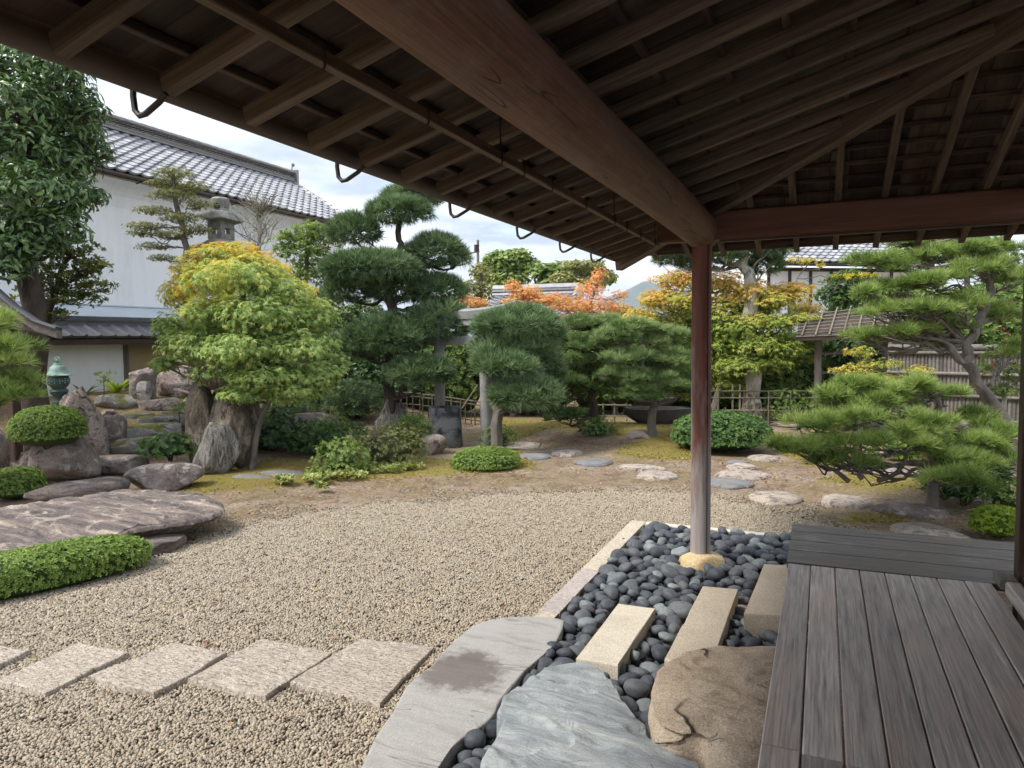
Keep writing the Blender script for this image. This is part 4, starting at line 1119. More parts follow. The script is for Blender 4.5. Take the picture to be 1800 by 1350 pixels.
rpx('rock', 'long low purple rock behind the huge flat rock, beside the smaller round bush', 'rock', 50, 222, 838, 880, M['big_rock'], 44, dep=.55, pw=2.4, z=.06)
rpx('rock', 'rounded purple boulder capped with moss above the huge flat rock', 'rock', 220, 358, 812, 864, M['purple_rock'], 45, dep=.6, pw=2.6, z=.02)
rpx('rock', 'low lichened purple rock forming the bottom step of the stone steps', 'rock', 138, 262, 797, 838, M['purple_rock'], 46, dep=.6, pw=2.6)
rpx('boulder', 'angular purple boulder under the bigger round clipped bush', 'boulder', 62, 182, 765, 850, M['purple_rock'], 47, dep=.8, pw=4, cuts=8)
rpx('boulder', 'tall purple boulder at the left edge below the bright pine', 'boulder', -40, 42, 750, 850, M['purple_rock'], 48, dep=.8, pw=4)
rpx('boulder', 'small squared purple rock between the left boulder and the bush boulder', 'boulder', 22, 66, 790, 848, M['purple_rock'], 49, dep=.9, pw=4)
rpx('standing_stone', 'tall leaning pinkish speckled stone beside the bronze lantern', 'standing stone', 108, 190, 675, 800, M['pink_rock'], 51, dep=.6, pw=4, taper=.5, lean=(-.22, 0), cuts=10, z=.25, rough=.14)
rpx('standing_stone', 'smaller pinkish stone leaning on the tall speckled one', 'standing stone', 102, 150, 690, 780, M['pink_rock'], 52, dep=.6, pw=3, taper=.5, z=.25)
rpx('rock', 'dark squared rock beside the stone steps, right of the leaning stone', 'rock', 178, 224, 729, 790, M['purple_rock'], 53, dep=.8, pw=4)
rpx('rock', 'pale rounded cobble on top of the dark squared rock', 'rock', 176, 203, 719, 734, M['pink_rock'], 54, dep=.8, pw=2.4)
steps_ = ((200, 290, 769, 802, 'pale stone step just above the bottom rock', 60), (205, 316, 745, 776, 'dark edged stone step in the middle of the flight', 61), (246, 326, 730, 752, 'rounded whitish stone step near the top of the flight', 62), (214, 268, 726, 736, 'thin flat slab at the head of the stone steps', 63), (285, 330, 722, 733, 'thin pale slab at the top right of the steps', 64))
for x0, x1, y0, y1, lab, sd_ in steps_:
    rpx('step_stone', lab, 'stone step', x0, x1, y0, y1, M['grey_rock'], sd_, dep=.5, pw=9, cuts=3, rough=.035, cutd=(.85, 1.1), group='rough stone steps climbing the mound')
rpx('rock', 'pale grey block of rock below the strap leaved plants', 'rock', 171, 240, 690, 722, M['grey_rock'], 66, dep=.6, pw=4)
rpx('rock', 'upright pale grey rock right of the strap leaved plants', 'rock', 241, 270, 669, 708, M['grey_rock'], 67, dep=.8, pw=3)
rpx('rock', 'brown loaf shaped rock under the round leaved shrub', 'rock', 244, 316, 699, 722, M['pink_rock'], 68, dep=.5, pw=4)
rpx('rock', 'orange tinted rock between the round leaved shrub and the old stump', 'rock', 298, 340, 681, 702, M['pink_rock'], 69, dep=.7, pw=3)
rpx('rock', 'small bluish rock left of the old stump', 'rock', 320, 342, 698, 716, M['grey_rock'], 70, dep=.8)
rpx('standing_stone', 'upright purple rock in front of the ochre garden wall', 'standing stone', 226, 274, 638, 702, M['purple_rock'], 71, dep=.6, pw=5)
rpx('boulder', 'broad tan boulder behind the maple beside the ochre wall', 'boulder', 280, 372, 642, 700, M['pink_rock'], 72, dep=.6, pw=3)
rpx('rock', 'mossy rock with a pale flat top behind the tall shrub', 'rock', 470, 596, 722, 792, M['purple_rock'], 73, dep=.6, pw=5)
rpx('standing_stone', 'jagged grey upright stone with vertical ribs left of the stone basin', 'standing stone', 652, 726, 696, 778, M['jagged'], 75, dep=.6, pw=2.6, taper=.42, cuts=14, rough=.22)
rpx('rock', 'small brown rock in front of the dark stone basin', 'rock', 735, 786, 762, 800, M['pink_rock'], 76, dep=.7, pw=3)
rpx('rock', 'low flat reddish rock behind the pine at the right', 'rock', 1505, 1640, 820, 842, M['purple_rock'], 77, dep=.5, pw=3)
rpx('rock', 'dark low rock at the foot of the slender pine trunk', 'rock', 1100, 1150, 756, 774, M['purple_rock'], 78, dep=.8, pw=3)
rpx('rock', 'flat pale rock beside the bamboo lattice fence', 'rock', 1352, 1440, 741, 754, M['grey_rock'], 79, dep=.6, pw=4)
rpx('rock', 'grey boulder seen through the right hand pine branches', 'rock', 1560, 1640, 712, 745, M['grey_rock'], 80, dep=.6, pw=3)
# garden stepping stones
sst = [(1361, 873, 50, 13, 'stepstone', 'domed pale stepping stone in the gravel, right of the post'), (1487, 881, 48, 10, 'stepstone', 'flat mottled stepping stone right of the domed pale one'),
       (1603, 898, 72, 13, 'purple_rock', 'wide purplish stepping stone below the pine at the right'), (1628, 933, 72, 15, 'stepstone', 'large pale stepping stone just beyond the dark deck planks'),
       (1283, 847, 42, 11, 'stepstone_dark', 'round dark pebbled stepping stone right of the post'), (1305, 832, 52, 8, 'stepstone', 'broad pale stepping stone behind the dark round one'),
       (1304, 819, 28, 5, 'stepstone', 'narrow pale stepping stone, middle of the path near the azalea'), (1296, 811, 20, 4, 'stepstone_dark', 'small grey stepping stone next to the azalea'),
       (1342, 801, 30, 5, 'stepstone', 'pinkish stepping stone leading to the bamboo fence'), (1155, 834, 38, 9, 'stepstone', 'pale stepping stone left of the post'),
       (1127, 820, 46, 5, 'stepstone', 'flat pinkish stepping stone behind the pale one left of the post'), (1043, 811, 34, 6, 'stepstone_dark', 'dark round stepping stone at the edge of the moss'),
       (997, 795, 28, 6, 'stepstone', 'light oval stepping stone in the moss'), (917, 780, 36, 8, 'stepstone', 'rough pale stepping stone behind the round clipped bush'),
       (935, 801, 30, 6, 'stepstone_dark', 'grey stepping stone right of the round clipped bush'), (495, 832, 42, 7, 'stepstone_dark', 'bluish flat stone in the moss by the cream ground cover'),
       (440, 838, 38, 5, 'stepstone_dark', 'low grey flat stone sunk in the moss near the old stump')]
for i, (px, py, rx, ry, mt, lab) in enumerate(sst):
    p = G(px, py, .03); q = G(px + rx, py, .045); a = np.linalg.norm(q - p); b = abs(G(px, py - ry, .045)[1] - G(px, py + ry, .045)[1]) / 2
    b = max(min(b, a * 1.1), a * .45); th = np.linspace(0, 2 * math.pi, 15)[:-1]; rs = RS(500 + i)
    ax = (q - p)[:2] / a; ay = np.array([-ax[1], ax[0]])
    O = [p[:2] + (ax * a * math.cos(t) + ay * b * math.sin(t)) * rs.uniform(.86, 1.08) for t in th]
    outline_rock('stepping_stone', lab, 'stepping stone', O, .028 + float(terr(p[0], p[1])) * 1, .12, M[mt], 500 + i, bev=.02, dome=.03, edge=.02, nz=.012, n=60, rings=10, group='natural stepping stones of the garden path')

# old stump with a rock at its foot
p, D = hit(415, 800)
def W(px, py, D): return at(px, py, D)
D_ = 9.9
m = MB(); V, Fc = rock_shape((1.02, .8, 1.62), 90, 5, 3.2, 12, .26, .30, cutd=(.6, .9)); b = W(418, 800, D_)
st = thing('tree_stump', 'huge weathered tree stump with split pale bark under the round maple', 'tree stump', (b[0], b[1], 0))
link('trunk', mesh_np('trunk', V, Fc, M['stump']), st, (0, 0, -.1))
V, Fc = rock_shape((.52, .5, .52), 92, 4, 2.2, 3, .2); c = W(386, 655, D_ - .25)
link('burl', mesh_np('burl', V, Fc, M['stump']), st, (c[0] - b[0], c[1] - b[1], c[2] - .26))
V, Fc = rock_shape((.45, .45, 1.35), 93, 4, 3, 9, .18, .2); c = W(358, 800, D_ - .1)
link('bark_slab', mesh_np('bark_slab', V, Fc, M['stump']), st, (c[0] - b[0], c[1] - b[1], -.05))
rpx('boulder', 'lichen spotted dark boulder leaning against the foot of the stump', 'boulder', 336, 430, 734, 838, M['jagged'], 94, dep=.55, pw=3.2, taper=.35, cuts=12, rough=.20, z=.0)

# ================================================================== LANTERNS, BASIN, TORII
c = at(104.5, 700, 11.0); u = 11.0 / F
bl = thing('bronze_lantern', 'green bronze lantern with a flared hat and flame finial in front of the white wall', 'lantern', (c[0], c[1], c[2] - .12))
def ln(prof, name, mt, par=bl, cc=c, ref=700, n=28):
    m = MB(); m.lathe([(r * u, (ref - y) * u) for r, y in prof], cc, n); return part(name, m, mt, par, True)
ln([(12, 714), (12, 706), (8, 704), (7, 700), (9, 696), (13, 692), (14, 690)], 'base', M['bronze_dark'])
ln([(13, 690), (15, 688), (13, 684), (10.5, 683.5), (12, 681), (16.5, 675), (17.5, 669), (16, 662.5), (14, 660.5)], 'body', M['bronze_dark'])
for k_ in range(26):
    a = k_ / 26 * 6.283
    for zz in (666, 669.5, 673):
        m = MB(); x_, y_ = math.cos(a) * 17.2 * u, math.sin(a) * 17.2 * u; s_ = .009
        m.lathe([(s_, -.004), (s_ * .6, .012)], (c[0] + x_, c[1] + y_, c[2] + (700 - zz) * u), 6)
        if k_ % 2 == 0 or zz == 669.5: part('fretwork', m, M['bronze'], bl)
ln([(13, 661), (21.5, 660.2), (21.5, 659), (17, 657), (14.5, 652), (12.5, 646), (9, 642.5), (7.5, 642), (7, 639.5), (4, 638), (2.5, 637.5)], 'hat', M['bronze'])
m = MB(); m.lathe([(1.5 * u, 0), (3.4 * u, 2.5 * u), (3 * u, 4.5 * u), (.3 * u, 8 * u)], (c[0], c[1], c[2] + 62.5 * u), 12); part('finial', m, M['bronze'], bl, True)
for k_ in range(5):
    a = k_ * 1.2566; m = MB(); ca, sa = math.cos(a), math.sin(a)
    m.tube([(c[0] + ca * r_ * u, c[1] + sa * r_ * u, c[2] + z_ * u) for r_, z_ in ((2.5, 62.5), (6, 64.5), (6.5, 68), (4, 71), (1.2, 74.5))], [.006, .009, .009, .006, .002], 5)
    part('finial_flame', m, M['bronze'], bl, True)

Dl = 13.2; u = Dl / F; c = at(389, 420, Dl); gz_ = float(terr(c[0], c[1]))
sl = thing('stone_lantern', 'tall rough stone lantern rising above the yellow top of the round maple', 'stone lantern', (c[0], c[1], gz_))
def lpz(y): return (420 - y) * u
m = MB(); m.lathe([(.30, gz_ - c[2] - .1), (.28, gz_ - c[2] + .25), (.17, gz_ - c[2] + .35), (.15, -1.3), (.16, lpz(445)), (.3, lpz(441))], c, 18); part('shaft', m, M['lantern_stone'], sl, True)
V, Fc = rock_shape((76 * u, 70 * u, 20 * u), 95, 4, 3, 3, .07, .35); link('platform', mesh_np('platform', V, Fc, M['lantern_stone']), sl, (0, 0, c[2] - gz_ + lpz(439)))
m = MB()
w_, z0, z1 = 15.5 * u, lpz(421), lpz(391)
hw = .062
def boxr(m, x0, x1, y0, y1, za, zb): m.box((c[0]+x0, c[1]+y0, c[2]+za), (c[0]+x1, c[1]+y1, c[2]+zb))
for sx in (-1, 1):
    for sy in (-1, 1):
        x0, x1 = sorted((sx * hw, sx * w_)); y0, y1 = sorted((sy * hw, sy * w_)); boxr(m, x0, x1, y0, y1, z0, z1)
zh0, zh1 = lpz(413), lpz(402)
for s_ in (-1, 1):
    a0, a1 = sorted((s_ * hw, s_ * w_ * .98)); 
    for za, zb in ((z0, zh0), (zh1, z1)):
        boxr(m, -hw, hw, a0, a1, za, zb); boxr(m, a0, a1, -hw, hw, za, zb)
fb = part('fire_box', m, M['lantern_stone'], sl)
V, Fc = rock_shape((66 * u, 62 * u, 24 * u), 96, 4, 4, 6, .08, .28); link('cap', mesh_np('cap', V, Fc, M['lantern_stone']), sl, (0, 0, c[2] - gz_ + lpz(396)))
m = MB(); m.lathe([(17 * u, lpz(375)), (15 * u, lpz(370)), (13 * u, lpz(368)), (15.5 * u, lpz(362)), (16 * u, lpz(352)), (12 * u, lpz(349))], c, 16); part('finial', m, M['lantern_stone'], sl, True)
m = MB(); pc = c + np.array([math.sin(YAW) * 14 * u, -math.cos(YAW) * 14 * u, lpz(369)]); m.box(pc - [.045, .03, 0], pc + [.045, .03, .09]); part('niche', m, M['black'], sl)

p, D = hit(783, 783); u = D / F
sb = thing('stone_basin', 'dark grey stone water basin with a black stain between the torii pillars', 'water basin', p)
m = MB(); m.lathe([(.01, 4*u), (24*u, 5*u), (27*u, 58*u), (27.5*u, 66*u), (29.5*u, 68*u), (31*u, 66*u), (30.5*u, 56*u), (31.5*u, 40*u), (33.5*u, 0), (32*u, -3*u)], p, 40)
def sqz(x, y, z):
    a_ = math.atan2(y - p[1], x - p[0]) - YAW; f = (abs(math.cos(a_)) ** 4.5 + abs(math.sin(a_)) ** 4.5) ** (-1 / 4.5) * .93
    return (p[0] + (x - p[0]) * f + .01 * math.sin(z * 9 + x * 7), p[1] + (y - p[1]) * f * .9 + .01 * math.sin(z * 7 + y * 11), z)
m.v = [sqz(*q_) for q_ in m.v]
part('bowl', m, M['basin'], sb, True)
m = MB(); m.lathe([(27*u, 60*u), (.01, 60.2*u)], p, 30); part('water', m, plain('dark_water', (.02, .025, .025), .08), sb, True)

# stone torii: two round pillars, tie beam, lintel
pa, Da = hit(856, 785); pb = at(772, 700, 12.35); pb[2] = float(terr(pb[0], pb[1]))
to = thing('stone_torii', 'grey granite torii gate half hidden between the two cloud pruned pines', 'torii gate', ((pa[0]+pb[0])/2, (pa[1]+pb[1])/2, 0))
ax = (pa - pb)[:2]; ax = np.array([ax[0], ax[1], 0]) / np.linalg.norm(ax)
topz = 1.98
for q in (pb, pa):
    m = MB(); n_ = ax * (.03 if q is pb else -.03); m.tube([q + [0, 0, -.05], q + [0, 0, .9] + n_ * .5, q + [0, 0, topz - q[2]] + n_], [.097, .093, .088], 26); part('pillar', m, M['torii'], to, True)
za = 1.74
bar('tie_beam', np.r_[(pb - ax * .28)[:2], za], np.r_[(pa + ax * .28)[:2], za], .085, .15, M['torii'], to, .01)
bar('lintel', np.r_[(pb - ax * .5)[:2], topz + .055], np.r_[(pa + ax * .52)[:2], topz + .055], .15, .11, M['torii'], to, .01)
m = MB(); L0, L1 = (pb - ax * .62), (pa + ax * .66); sd_ = np.array([-ax[1], ax[0], 0]); V = []
for t in np.linspace(0, 1, 9):
    q = L0 + (L1 - L0) * t; up_ = .10 * abs(2*t-1) ** 2.5
    for s_, z_ in ((-.10, .112), (.10, .112), (.12, .24), (0, .285), (-.12, .24)): V.append((q[0] + sd_[0]*s_, q[1] + sd_[1]*s_, topz + z_ + up_))
Fs = [(i*5+j, i*5+(j+1)%5, (i+1)*5+(j+1)%5, (i+1)*5+j) for i in range(8) for j in range(5)] + [(4,3,2,1,0), (40,41,42,43,44)]
m.add(V, Fs); part('top_lintel', m, M['torii'], to)

# boat shaped stone basins
def boat(label, x0, x1, ytop, ybot, D, seed):
    c = at((x0+x1)/2, ybot, D); L = (x1-x0)*D/F; H_ = (ybot-ytop)*D/F; n = 17; V = []; prof = 10
    r_ = thing('stone_trough', label, 'stone trough', c, 'boat shaped stone troughs')
    xa = np.array([math.cos(YAW), math.sin(YAW), 0]); ya = np.array([-math.sin(YAW), math.cos(YAW), 0])
    def sect(t, sc, dz):
        w = L * .28 * (1 - abs(2*t-1)**2.2 * .75) * sc; h = H_ * (1 - .75 * abs(2*t-1)**2.0)
        return [c + xa * (t-.5) * L * sc + ya * w * math.cos(a) + np.array([0, 0, H_ + dz - h * math.sin(-a) if False else H_ + dz - h * abs(math.sin(a)) * (sc if sc < 1 else 1)]) for a in np.linspace(0, math.pi, prof)]
    m = MB(); rows = [sect(t, 1, 0) for t in np.linspace(0, 1, n)]; rin = [sect(t, .86, -.0) for t in np.linspace(0, 1, n)]
    V = [p for r in rows for p in r]; o = len(V); V += [p for r in rin for p in r]; Fs = []
    for i in range(n-1):
        for j in range(prof-1):
            Fs.append((i*prof+j, (i+1)*prof+j, (i+1)*prof+j+1, i*prof+j+1)); Fs.append((o+i*prof+j, o+i*prof+j+1, o+(i+1)*prof+j+1, o+(i+1)*prof+j))
        for j in (0, prof-1): Fs.append((i*prof+j, (i+1)*prof+j, o+(i+1)*prof+j, o+i*prof+j))
    m.add(V, Fs); part('hull', m, M['basin_dark'], r_, True)
    m = MB(); q = c + xa * 0; m.box(q + [-.12, -.1, -.25], q + [.12, .1, .06]); part('foot', m, M['basin_dark'], r_)
M['basin_dark'] = stone('dark_trough_stone', [(.045, .04, .038), (.11, .10, .095)], 3, bump=.4, bd=.02, speck=.2)
boat('large dark boat shaped stone trough behind the slender pine', 1096, 1215, 717, 752, 13.2, 1)
boat('smaller dark boat shaped stone trough stacked behind the large one', 1112, 1190, 699, 718, 13.9, 2)

# ================================================================== FENCES AND GATES
def lattice(label, x0, x1, ybase, ytop, D0, D1, rails, posts, seed, mt='bamboo'):
    """bamboo lattice: a run between two points, rails at heights, uprights as (fraction, height)"""
    a, b = at(x0, ybase, D0), at(x1, ybase, D1); a[2] = b[2] = 0; a[2] = float(terr(a[0], a[1])); b[2] = float(terr(b[0], b[1]))
    r_ = thing('bamboo_fence', label, 'fence', (a + b) / 2, 'open bamboo lattice fences'); rs = RS(seed)
    H_ = (ybase - ytop) * D0 / F
    for i, h in enumerate(rails):
        m = MB(); m.tube([a + [0, 0, h*H_], (a+b)/2 + [0, 0, h*H_ + rs.uniform(-.008, .008)], b + [0, 0, h*H_]], .0135, 8); part('rail', m, M[mt], r_, True)
    for f, h in posts:
        q = a + (b - a) * f; o = .022 * (1 if rs.rand() < .5 else -1)
        m = MB(); m.tube([q + [0, o, -.1], q + [0, o, h * H_]], .013 * (1.5 if h > 1.1 else 1), 8); part('upright', m, M[mt], r_, True)
lattice('bamboo lattice fence between the post and the roofed gate', 1246, 1432, 748, 683, 14.0, 13.7, (.12, .42, .76, .94), [(f, rs.choice([.95, 1.12, .5])) for f in np.linspace(.02, .98, 15)], 3)
lattice('bamboo lattice fence seen between the torii pillars', 742, 846, 722, 682, 14.6, 14.6, (.15, .5, .85, 1.0), [(f, 1.05) for f in np.linspace(.02, .98, 13)], 4)
lattice('bamboo lattice fence behind the black pine trunk', 600, 740, 724, 684, 14.6, 14.6, (.15, .5, .85, 1.0), [(f, 1.05) for f in np.linspace(.02, .98, 14)], 6)
lattice('low bamboo rails left of the boat shaped troughs', 1035, 1110, 735, 700, 14.8, 14.6, (.35, .9), [(f, 1.0) for f in (.1, .35, .6, .9)], 5)
m = MB(); m.tube([at(812, 718, 14.5), at(840, 676, 14.5)], .016, 7); tag_ = part('bamboo_pole', m, M['bamboo'], thing('bamboo_prop', 'slanting bamboo pole leaning on the lattice behind the basin', 'bamboo pole', at(812, 718, 14.5)), True)
# roofed gate of bamboo and bark
Dg = 13.8
gp_ = at(1437, 748, Dg); gp_[2] = 0
rg = thing('roofed_gate', 'small gate with a bark roof held down by bamboo rods, on a grey post', 'gate', gp_)
bar('gate_post', gp_ + [0, 0, -.05], at(1438, 590, Dg), .13, .13, M['greywood'], rg, .01, up=(0, 1, 0))
q2 = at(1558, 748, Dg - .3); q2[2] = 0
bar('gate_post', q2 + [0, 0, -.05], at(1558, 585, Dg - .3), .13, .13, M['greywood'], rg, .01, up=(0, 1, 0))
e0, e1 = at(1398, 594, Dg - .55), at(1590, 586, Dg - .9); t0, t1 = at(1412, 556, Dg + .1), at(1600, 535, Dg - .25)
m = MB(); th_ = np.array([0, 0, -.06]); m.add([e0, e1, t1, t0, e0 + th_, e1 + th_, t1 + th_, t0 + th_], [(0,1,2,3), (7,6,5,4), (0,4,5,1), (1,5,6,2), (2,6,7,3), (3,7,4,0)]); part('bark_roof', m, M['thatch'], rg)
b0, b1 = t0 + (t0 - e0) * [1, 1, -1], t1 + (t1 - e1) * [1, 1, -1]
m = MB(); m.add([t0, t1, b1, b0, t0 + th_, t1 + th_, b1 + th_, b0 + th_], [(0,1,2,3), (7,6,5,4), (0,4,5,1), (1,5,6,2), (2,6,7,3), (3,7,4,0)]); part('bark_roof', m, M['thatch'], rg)
for i in range(8):
    f = i / 7; a, b = e0 + (t0-e0)*f + [0, 0, .018], e1 + (t1-e1)*f + [0, 0, .018]; m = MB(); m.tube([a, (a+b)/2 + [0, 0, .005*math.sin(i*3)], b], .014, 7); part('bamboo_rod', m, M['bamboo_grey'], rg, True)
for i in range(8):
    f = .06 + i / 7 * .90; a, b = e0 + (e1-e0)*f + [0, 0, .045], t0 + (t1-t0)*f + [0, 0, .045]; m = MB(); m.tube([a - (b-a)*.02, b + (b-a)*.12], .017, 7); part('bamboo_rod', m, M['bamboo'], rg, True)
bar('gate_beam', at(1405, 590, Dg - .1), at(1585, 584, Dg - .4), .09, .10, M['greywood'], rg)
bar('gate_rail', at(1440, 655, Dg), at(1556, 655, Dg - .3), .04, .05, M['greywood'], rg)
bar('gate_rail', at(1440, 622, Dg), at(1556, 620, Dg - .3), .04, .05, M['greywood'], rg)
bar('prop', at(1448, 672, Dg - .2), at(1466, 704, Dg - .3), .04, .04, M['greywood'], rg)
# close bamboo screen fence
fa, fb_ = at(1560, 742, 12.6), at(1830, 742, 10.9); fa[2] = fb_[2] = 0
bsn = thing('bamboo_screen', 'tall fence of close set split bamboo with round horizontal rails behind the right pine', 'fence', (fa + fb_) / 2)
L_ = np.linalg.norm(fb_ - fa); n = int(L_ / .058); htop = 1.50; dn = (fb_ - fa) / L_
for i in range(n):
    q = fa + dn * (i + .5) * .058; m = MB(); m.tube([q + [0, 0, -.05], q + [0, 0, htop + random.uniform(-.01, .01)]], .0285, 8); part('bamboo_stake', m, M['bamboo_grey'], bsn, True)
nf = np.array([dn[1], -dn[0], 0]); 
for z_ in (.36, .74, 1.10, 1.44):
    m = MB(); m.tube([fa + nf*.05 + [0, 0, z_], fb_ + nf*.05 + [0, 0, z_]], .032, 10); part('rail', m, M['bamboo_grey'], bsn, True)
m = MB(); m.tube([fa + [0, 0, htop + .03], fb_ + [0, 0, htop + .03]], .055, 12); part('top_rail', m, M['bamboo_grey'], bsn, True)
for f in (0, .5, 1):
    q = fa + (fb_-fa)*f - nf*.08; m = MB(); m.tube([q + [0, 0, -.05], q + [0, 0, htop + .12]], .045, 10); part('fence_post', m, M['greywood'], bsn, True)

# ================================================================== BUILDINGS
def tile_mesh(w, l, mt, name='roof_tile', flat=False):
    xs_ = np.array([0, .12, .30, .5, .7, .86, 1.0, 1.08]) * w; zz = np.array([.036, .014, .0, -.004, .003, .026, .046, .036]) if not flat else np.array([.012, .004, 0, 0, 0, .004, .03, .03])
    V = []
    for y_, dz in ((-.035, .050), (l, -.006)):
        for x_, z_ in zip(xs_, zz): V.append((x_ - w/2, y_, z_ + dz))
    n = len(xs_)
    for x_, z_ in zip(xs_, zz): V.append((x_ - w/2, -.028, z_ + .050 - .048))
    Fs = [(i, i+1, n+i+1, n+i) for i in range(n-1)] + [(2*n+i, 2*n+i+1, i+1, i) for i in range(n-1)]
    me = bpy.data.meshes.new(name); me.from_pydata(V, [], Fs); me.materials.append(mt); me.update()
    return me, np.array(V), np.array(Fs)
def tiled_slope(root, A, B, Cc, Dd, w, l, mt, limit, near=None, name='roof_tile', flat=False, under=None, skip=None):
    """tiles on the slope with eave A->B and ridge D->C; the nearest 'limit' are objects, the rest one part"""
    A, B, Cc, Dd = (np.array(v, float) for v in (A, B, Cc, Dd)); me, tv, tf = tile_mesh(w, l, mt, name, flat)
    Le = np.linalg.norm(B - A); nr = int(round(np.linalg.norm(Dd - A) / l)); X_ = (B - A) / Le; Yv = (Dd - A) - X_ * np.dot(Dd - A, X_); Yv /= np.linalg.norm(Yv); Z_ = np.cross(X_, Yv)
    if Z_[2] < 0: Z_ = -Z_
    Mx = np.array([X_, Yv, Z_]).T; off = np.array(root.location); items = []
    for r in range(nr):
        f = r / nr; a = A + (Dd - A) * f; b = B + (Cc - B) * f; Lr = np.linalg.norm(b - a); nc = int(Lr / w)
        for c_ in range(nc): items.append(a + (b - a) / Lr * (c_ + .5) * w + Z_ * .03)
    items = np.array(items); d = np.linalg.norm(items - [0, 0, EYE], axis=1)
    if skip is not None: d = d + skip(items) * 1000
    o = np.argsort(d); rot = Matrix(Mx.tolist()).to_euler()
    for i in o[:limit]: link(name, me, root, items[i] - off, rot)
    rest = o[limit:]
    if len(rest):
        V = np.einsum('ij,kj->ki', Mx, tv)[None] + items[rest][:, None]; Fq = tf[None] + (np.arange(len(rest)) * len(tv))[:, None, None]
        link(name + 's', mesh_np(name + 's', V.reshape(-1, 3) - off, Fq.reshape(-1, 4), mt, False), root, kind='stuff')
    m = MB(); dz = np.array([0, 0, -.10]); m.add([A, B, Cc, Dd, A+dz, B+dz, Cc+dz, Dd+dz], [(0,1,2,3), (7,6,5,4), (0,4,5,1), (1,5,6,2), (2,6,7,3), (3,7,4,0)])
    part('roof_deck', m, under or M['darkwood'], root)
# storehouse
SX = -14.0
w0, w1 = 3.5, 18.75
zE = onX(413, 352, -13.55)[2]
kh = thing('storehouse', 'big white plastered storehouse with a silver tiled roof behind the garden wall', 'building', (SX - 2, 11, 0))
m = MB(); m.box((SX - 4.6, w0, -.2), (SX, w1, zE - .30)); part('wall', m, M['plaster'], kh)
m = MB(); V = []; Fs = []
cv = [(0, -.62), (.03, -.5), (.05, -.42), (.05, -.38), (.10, -.30), (.18, -.2), (.30, -.12), (.38, -.10), (.38, -.02)]
for yy in (w0, w1 + .02):
    for dx, dz in cv: V.append((SX + dx, yy, zE + dz - .0))
n = len(cv); Fs = [(i, i+1, n+i+1, n+i) for i in range(n-1)] + [tuple(range(n)), tuple(range(2*n-1, n-1, -1))]; m.add(V, Fs); part('cornice', m, M['plaster'], kh)
RXr, zR = -16.25, None
pr0 = onX(523, 318, RXr); zR = pr0[2] - .14; yR = pr0[1]
A, B = (-13.45, w0, zE), (-13.45, w1 + .25, zE); Cc, Dd = (RXr, w1 + .3, zR), (RXr, w0, zR)
tiled_slope(kh, A, B, Cc, Dd, .30, .27, M['tile'], 300, skip=lambda P: (P[:, 1] < 9.4))
m = MB(); m.add([(RXr, w0, zR), (RXr, w1+.3, zR), (-19.0, w1+.3, zE), (-19.0, w0, zE), (RXr, w0, zR-.1), (RXr, w1+.3, zR-.1), (-19.0, w1+.3, zE-.1), (-19.0, w0, zE-.1)], [(3,2,1,0), (4,5,6,7), (0,1,5,4), (1,2,6,5), (2,3,7,6), (3,0,4,7)]); part('rear_roof', m, M['tile'], kh)
m = MB(); m.add([(SX, w1-.01, zE-.32), (SX-4.6, w1-.01, zE-.32), (RXr, w1-.01, zR-.12), (SX, w1-.3, zE-.32), (SX-4.6, w1-.3, zE-.32), (RXr, w1-.3, zR-.12)], [(0,2,1), (3,4,5), (0,1,4,3), (1,2,5,4), (2,0,3,5)]); part('gable', m, M['plaster'], kh)
# verge tiles and ridge
ye = w1 + .30
for i in range(12):
    f0, f1 = i/12, (i+1)/12; a = np.array(B) + (np.array(Cc)-np.array(B))*f0; b = np.array(B) + (np.array(Cc)-np.array(B))*f1
    m = MB(); m.tube([a + [0, 0, .07], b + [0, 0, .055]], [.075, .068], 8); part('verge_tile', m, M['tile'], kh, True)
rt = onX(500, 296, RXr)[2] - zR
for k_, (ww, z0, z1) in enumerate(((.20, .02, .07), (.17, .07, .11), (.19, .11, .14), (.15, .29, .31), (.19, .31, .34))):
    m = MB(); m.box((RXr - ww, w0, zR + z0), (RXr + ww, w1 + .35, zR + z1)); part('ridge_course', m, M['tile_old'], kh)
m = MB(); m.box((RXr - .09, w0, zR + .14), (RXr + .09, w1 + .3, zR + .29)); part('ridge_core', m, M['darkwood'], kh)
y = w0 + 5
me_h = None
while y < w1 + .3:
    for r_ in range(2):
        if me_h is None:
            mm = MB(); mm.tube([(0, -.055, 0), (0, -.03, .03), (0, .03, .03), (0, .055, 0)], .016, 6); me_h = mm.mesh('ridge_pattern_tile', M['tile_old'], True)
        link('ridge_pattern_tile', me_h, kh, (RXr + .125 + 0 - kh.location[0], y - kh.location[1], zR + .165 + r_ * .07))
    y += .135
y = w0; mm = MB(); mm.tube([(0, 0, 0), (0, .29, .0)], [.085, .078], 10); me_c = mm.mesh('ridge_cap', M['tile_old'], True)
while y < w1 + .2: link('ridge_cap', me_c, kh, (RXr - kh.location[0], y - kh.location[1], zR + .36)); y += .30
m = MB(); m.box((RXr - .24, w1 + .33, zR - .05), (RXr + .24, w1 + .43, zR + .42)); part('ridge_end_tile', m, M['tile_old'], kh)
m = MB(); q = np.array([RXr, w1 + .38, zR + .4]); m.tube([q, q + [0, 0, .13], q + [.0, .05, .18]], [.03, .02, .03], 7); m.lathe([(.01, -.06), (.055, -.03), (.06, .02), (.01, .07)], q + [0, .06, .22], 10); part('ridge_ornament', m, M['tile_old'], kh, True)
bar('eave_gutter', (-13.40, w0, zE - .05), (-13.40, w1 + .2, zE - .05), .09, .07, M['copper'], kh, .02)
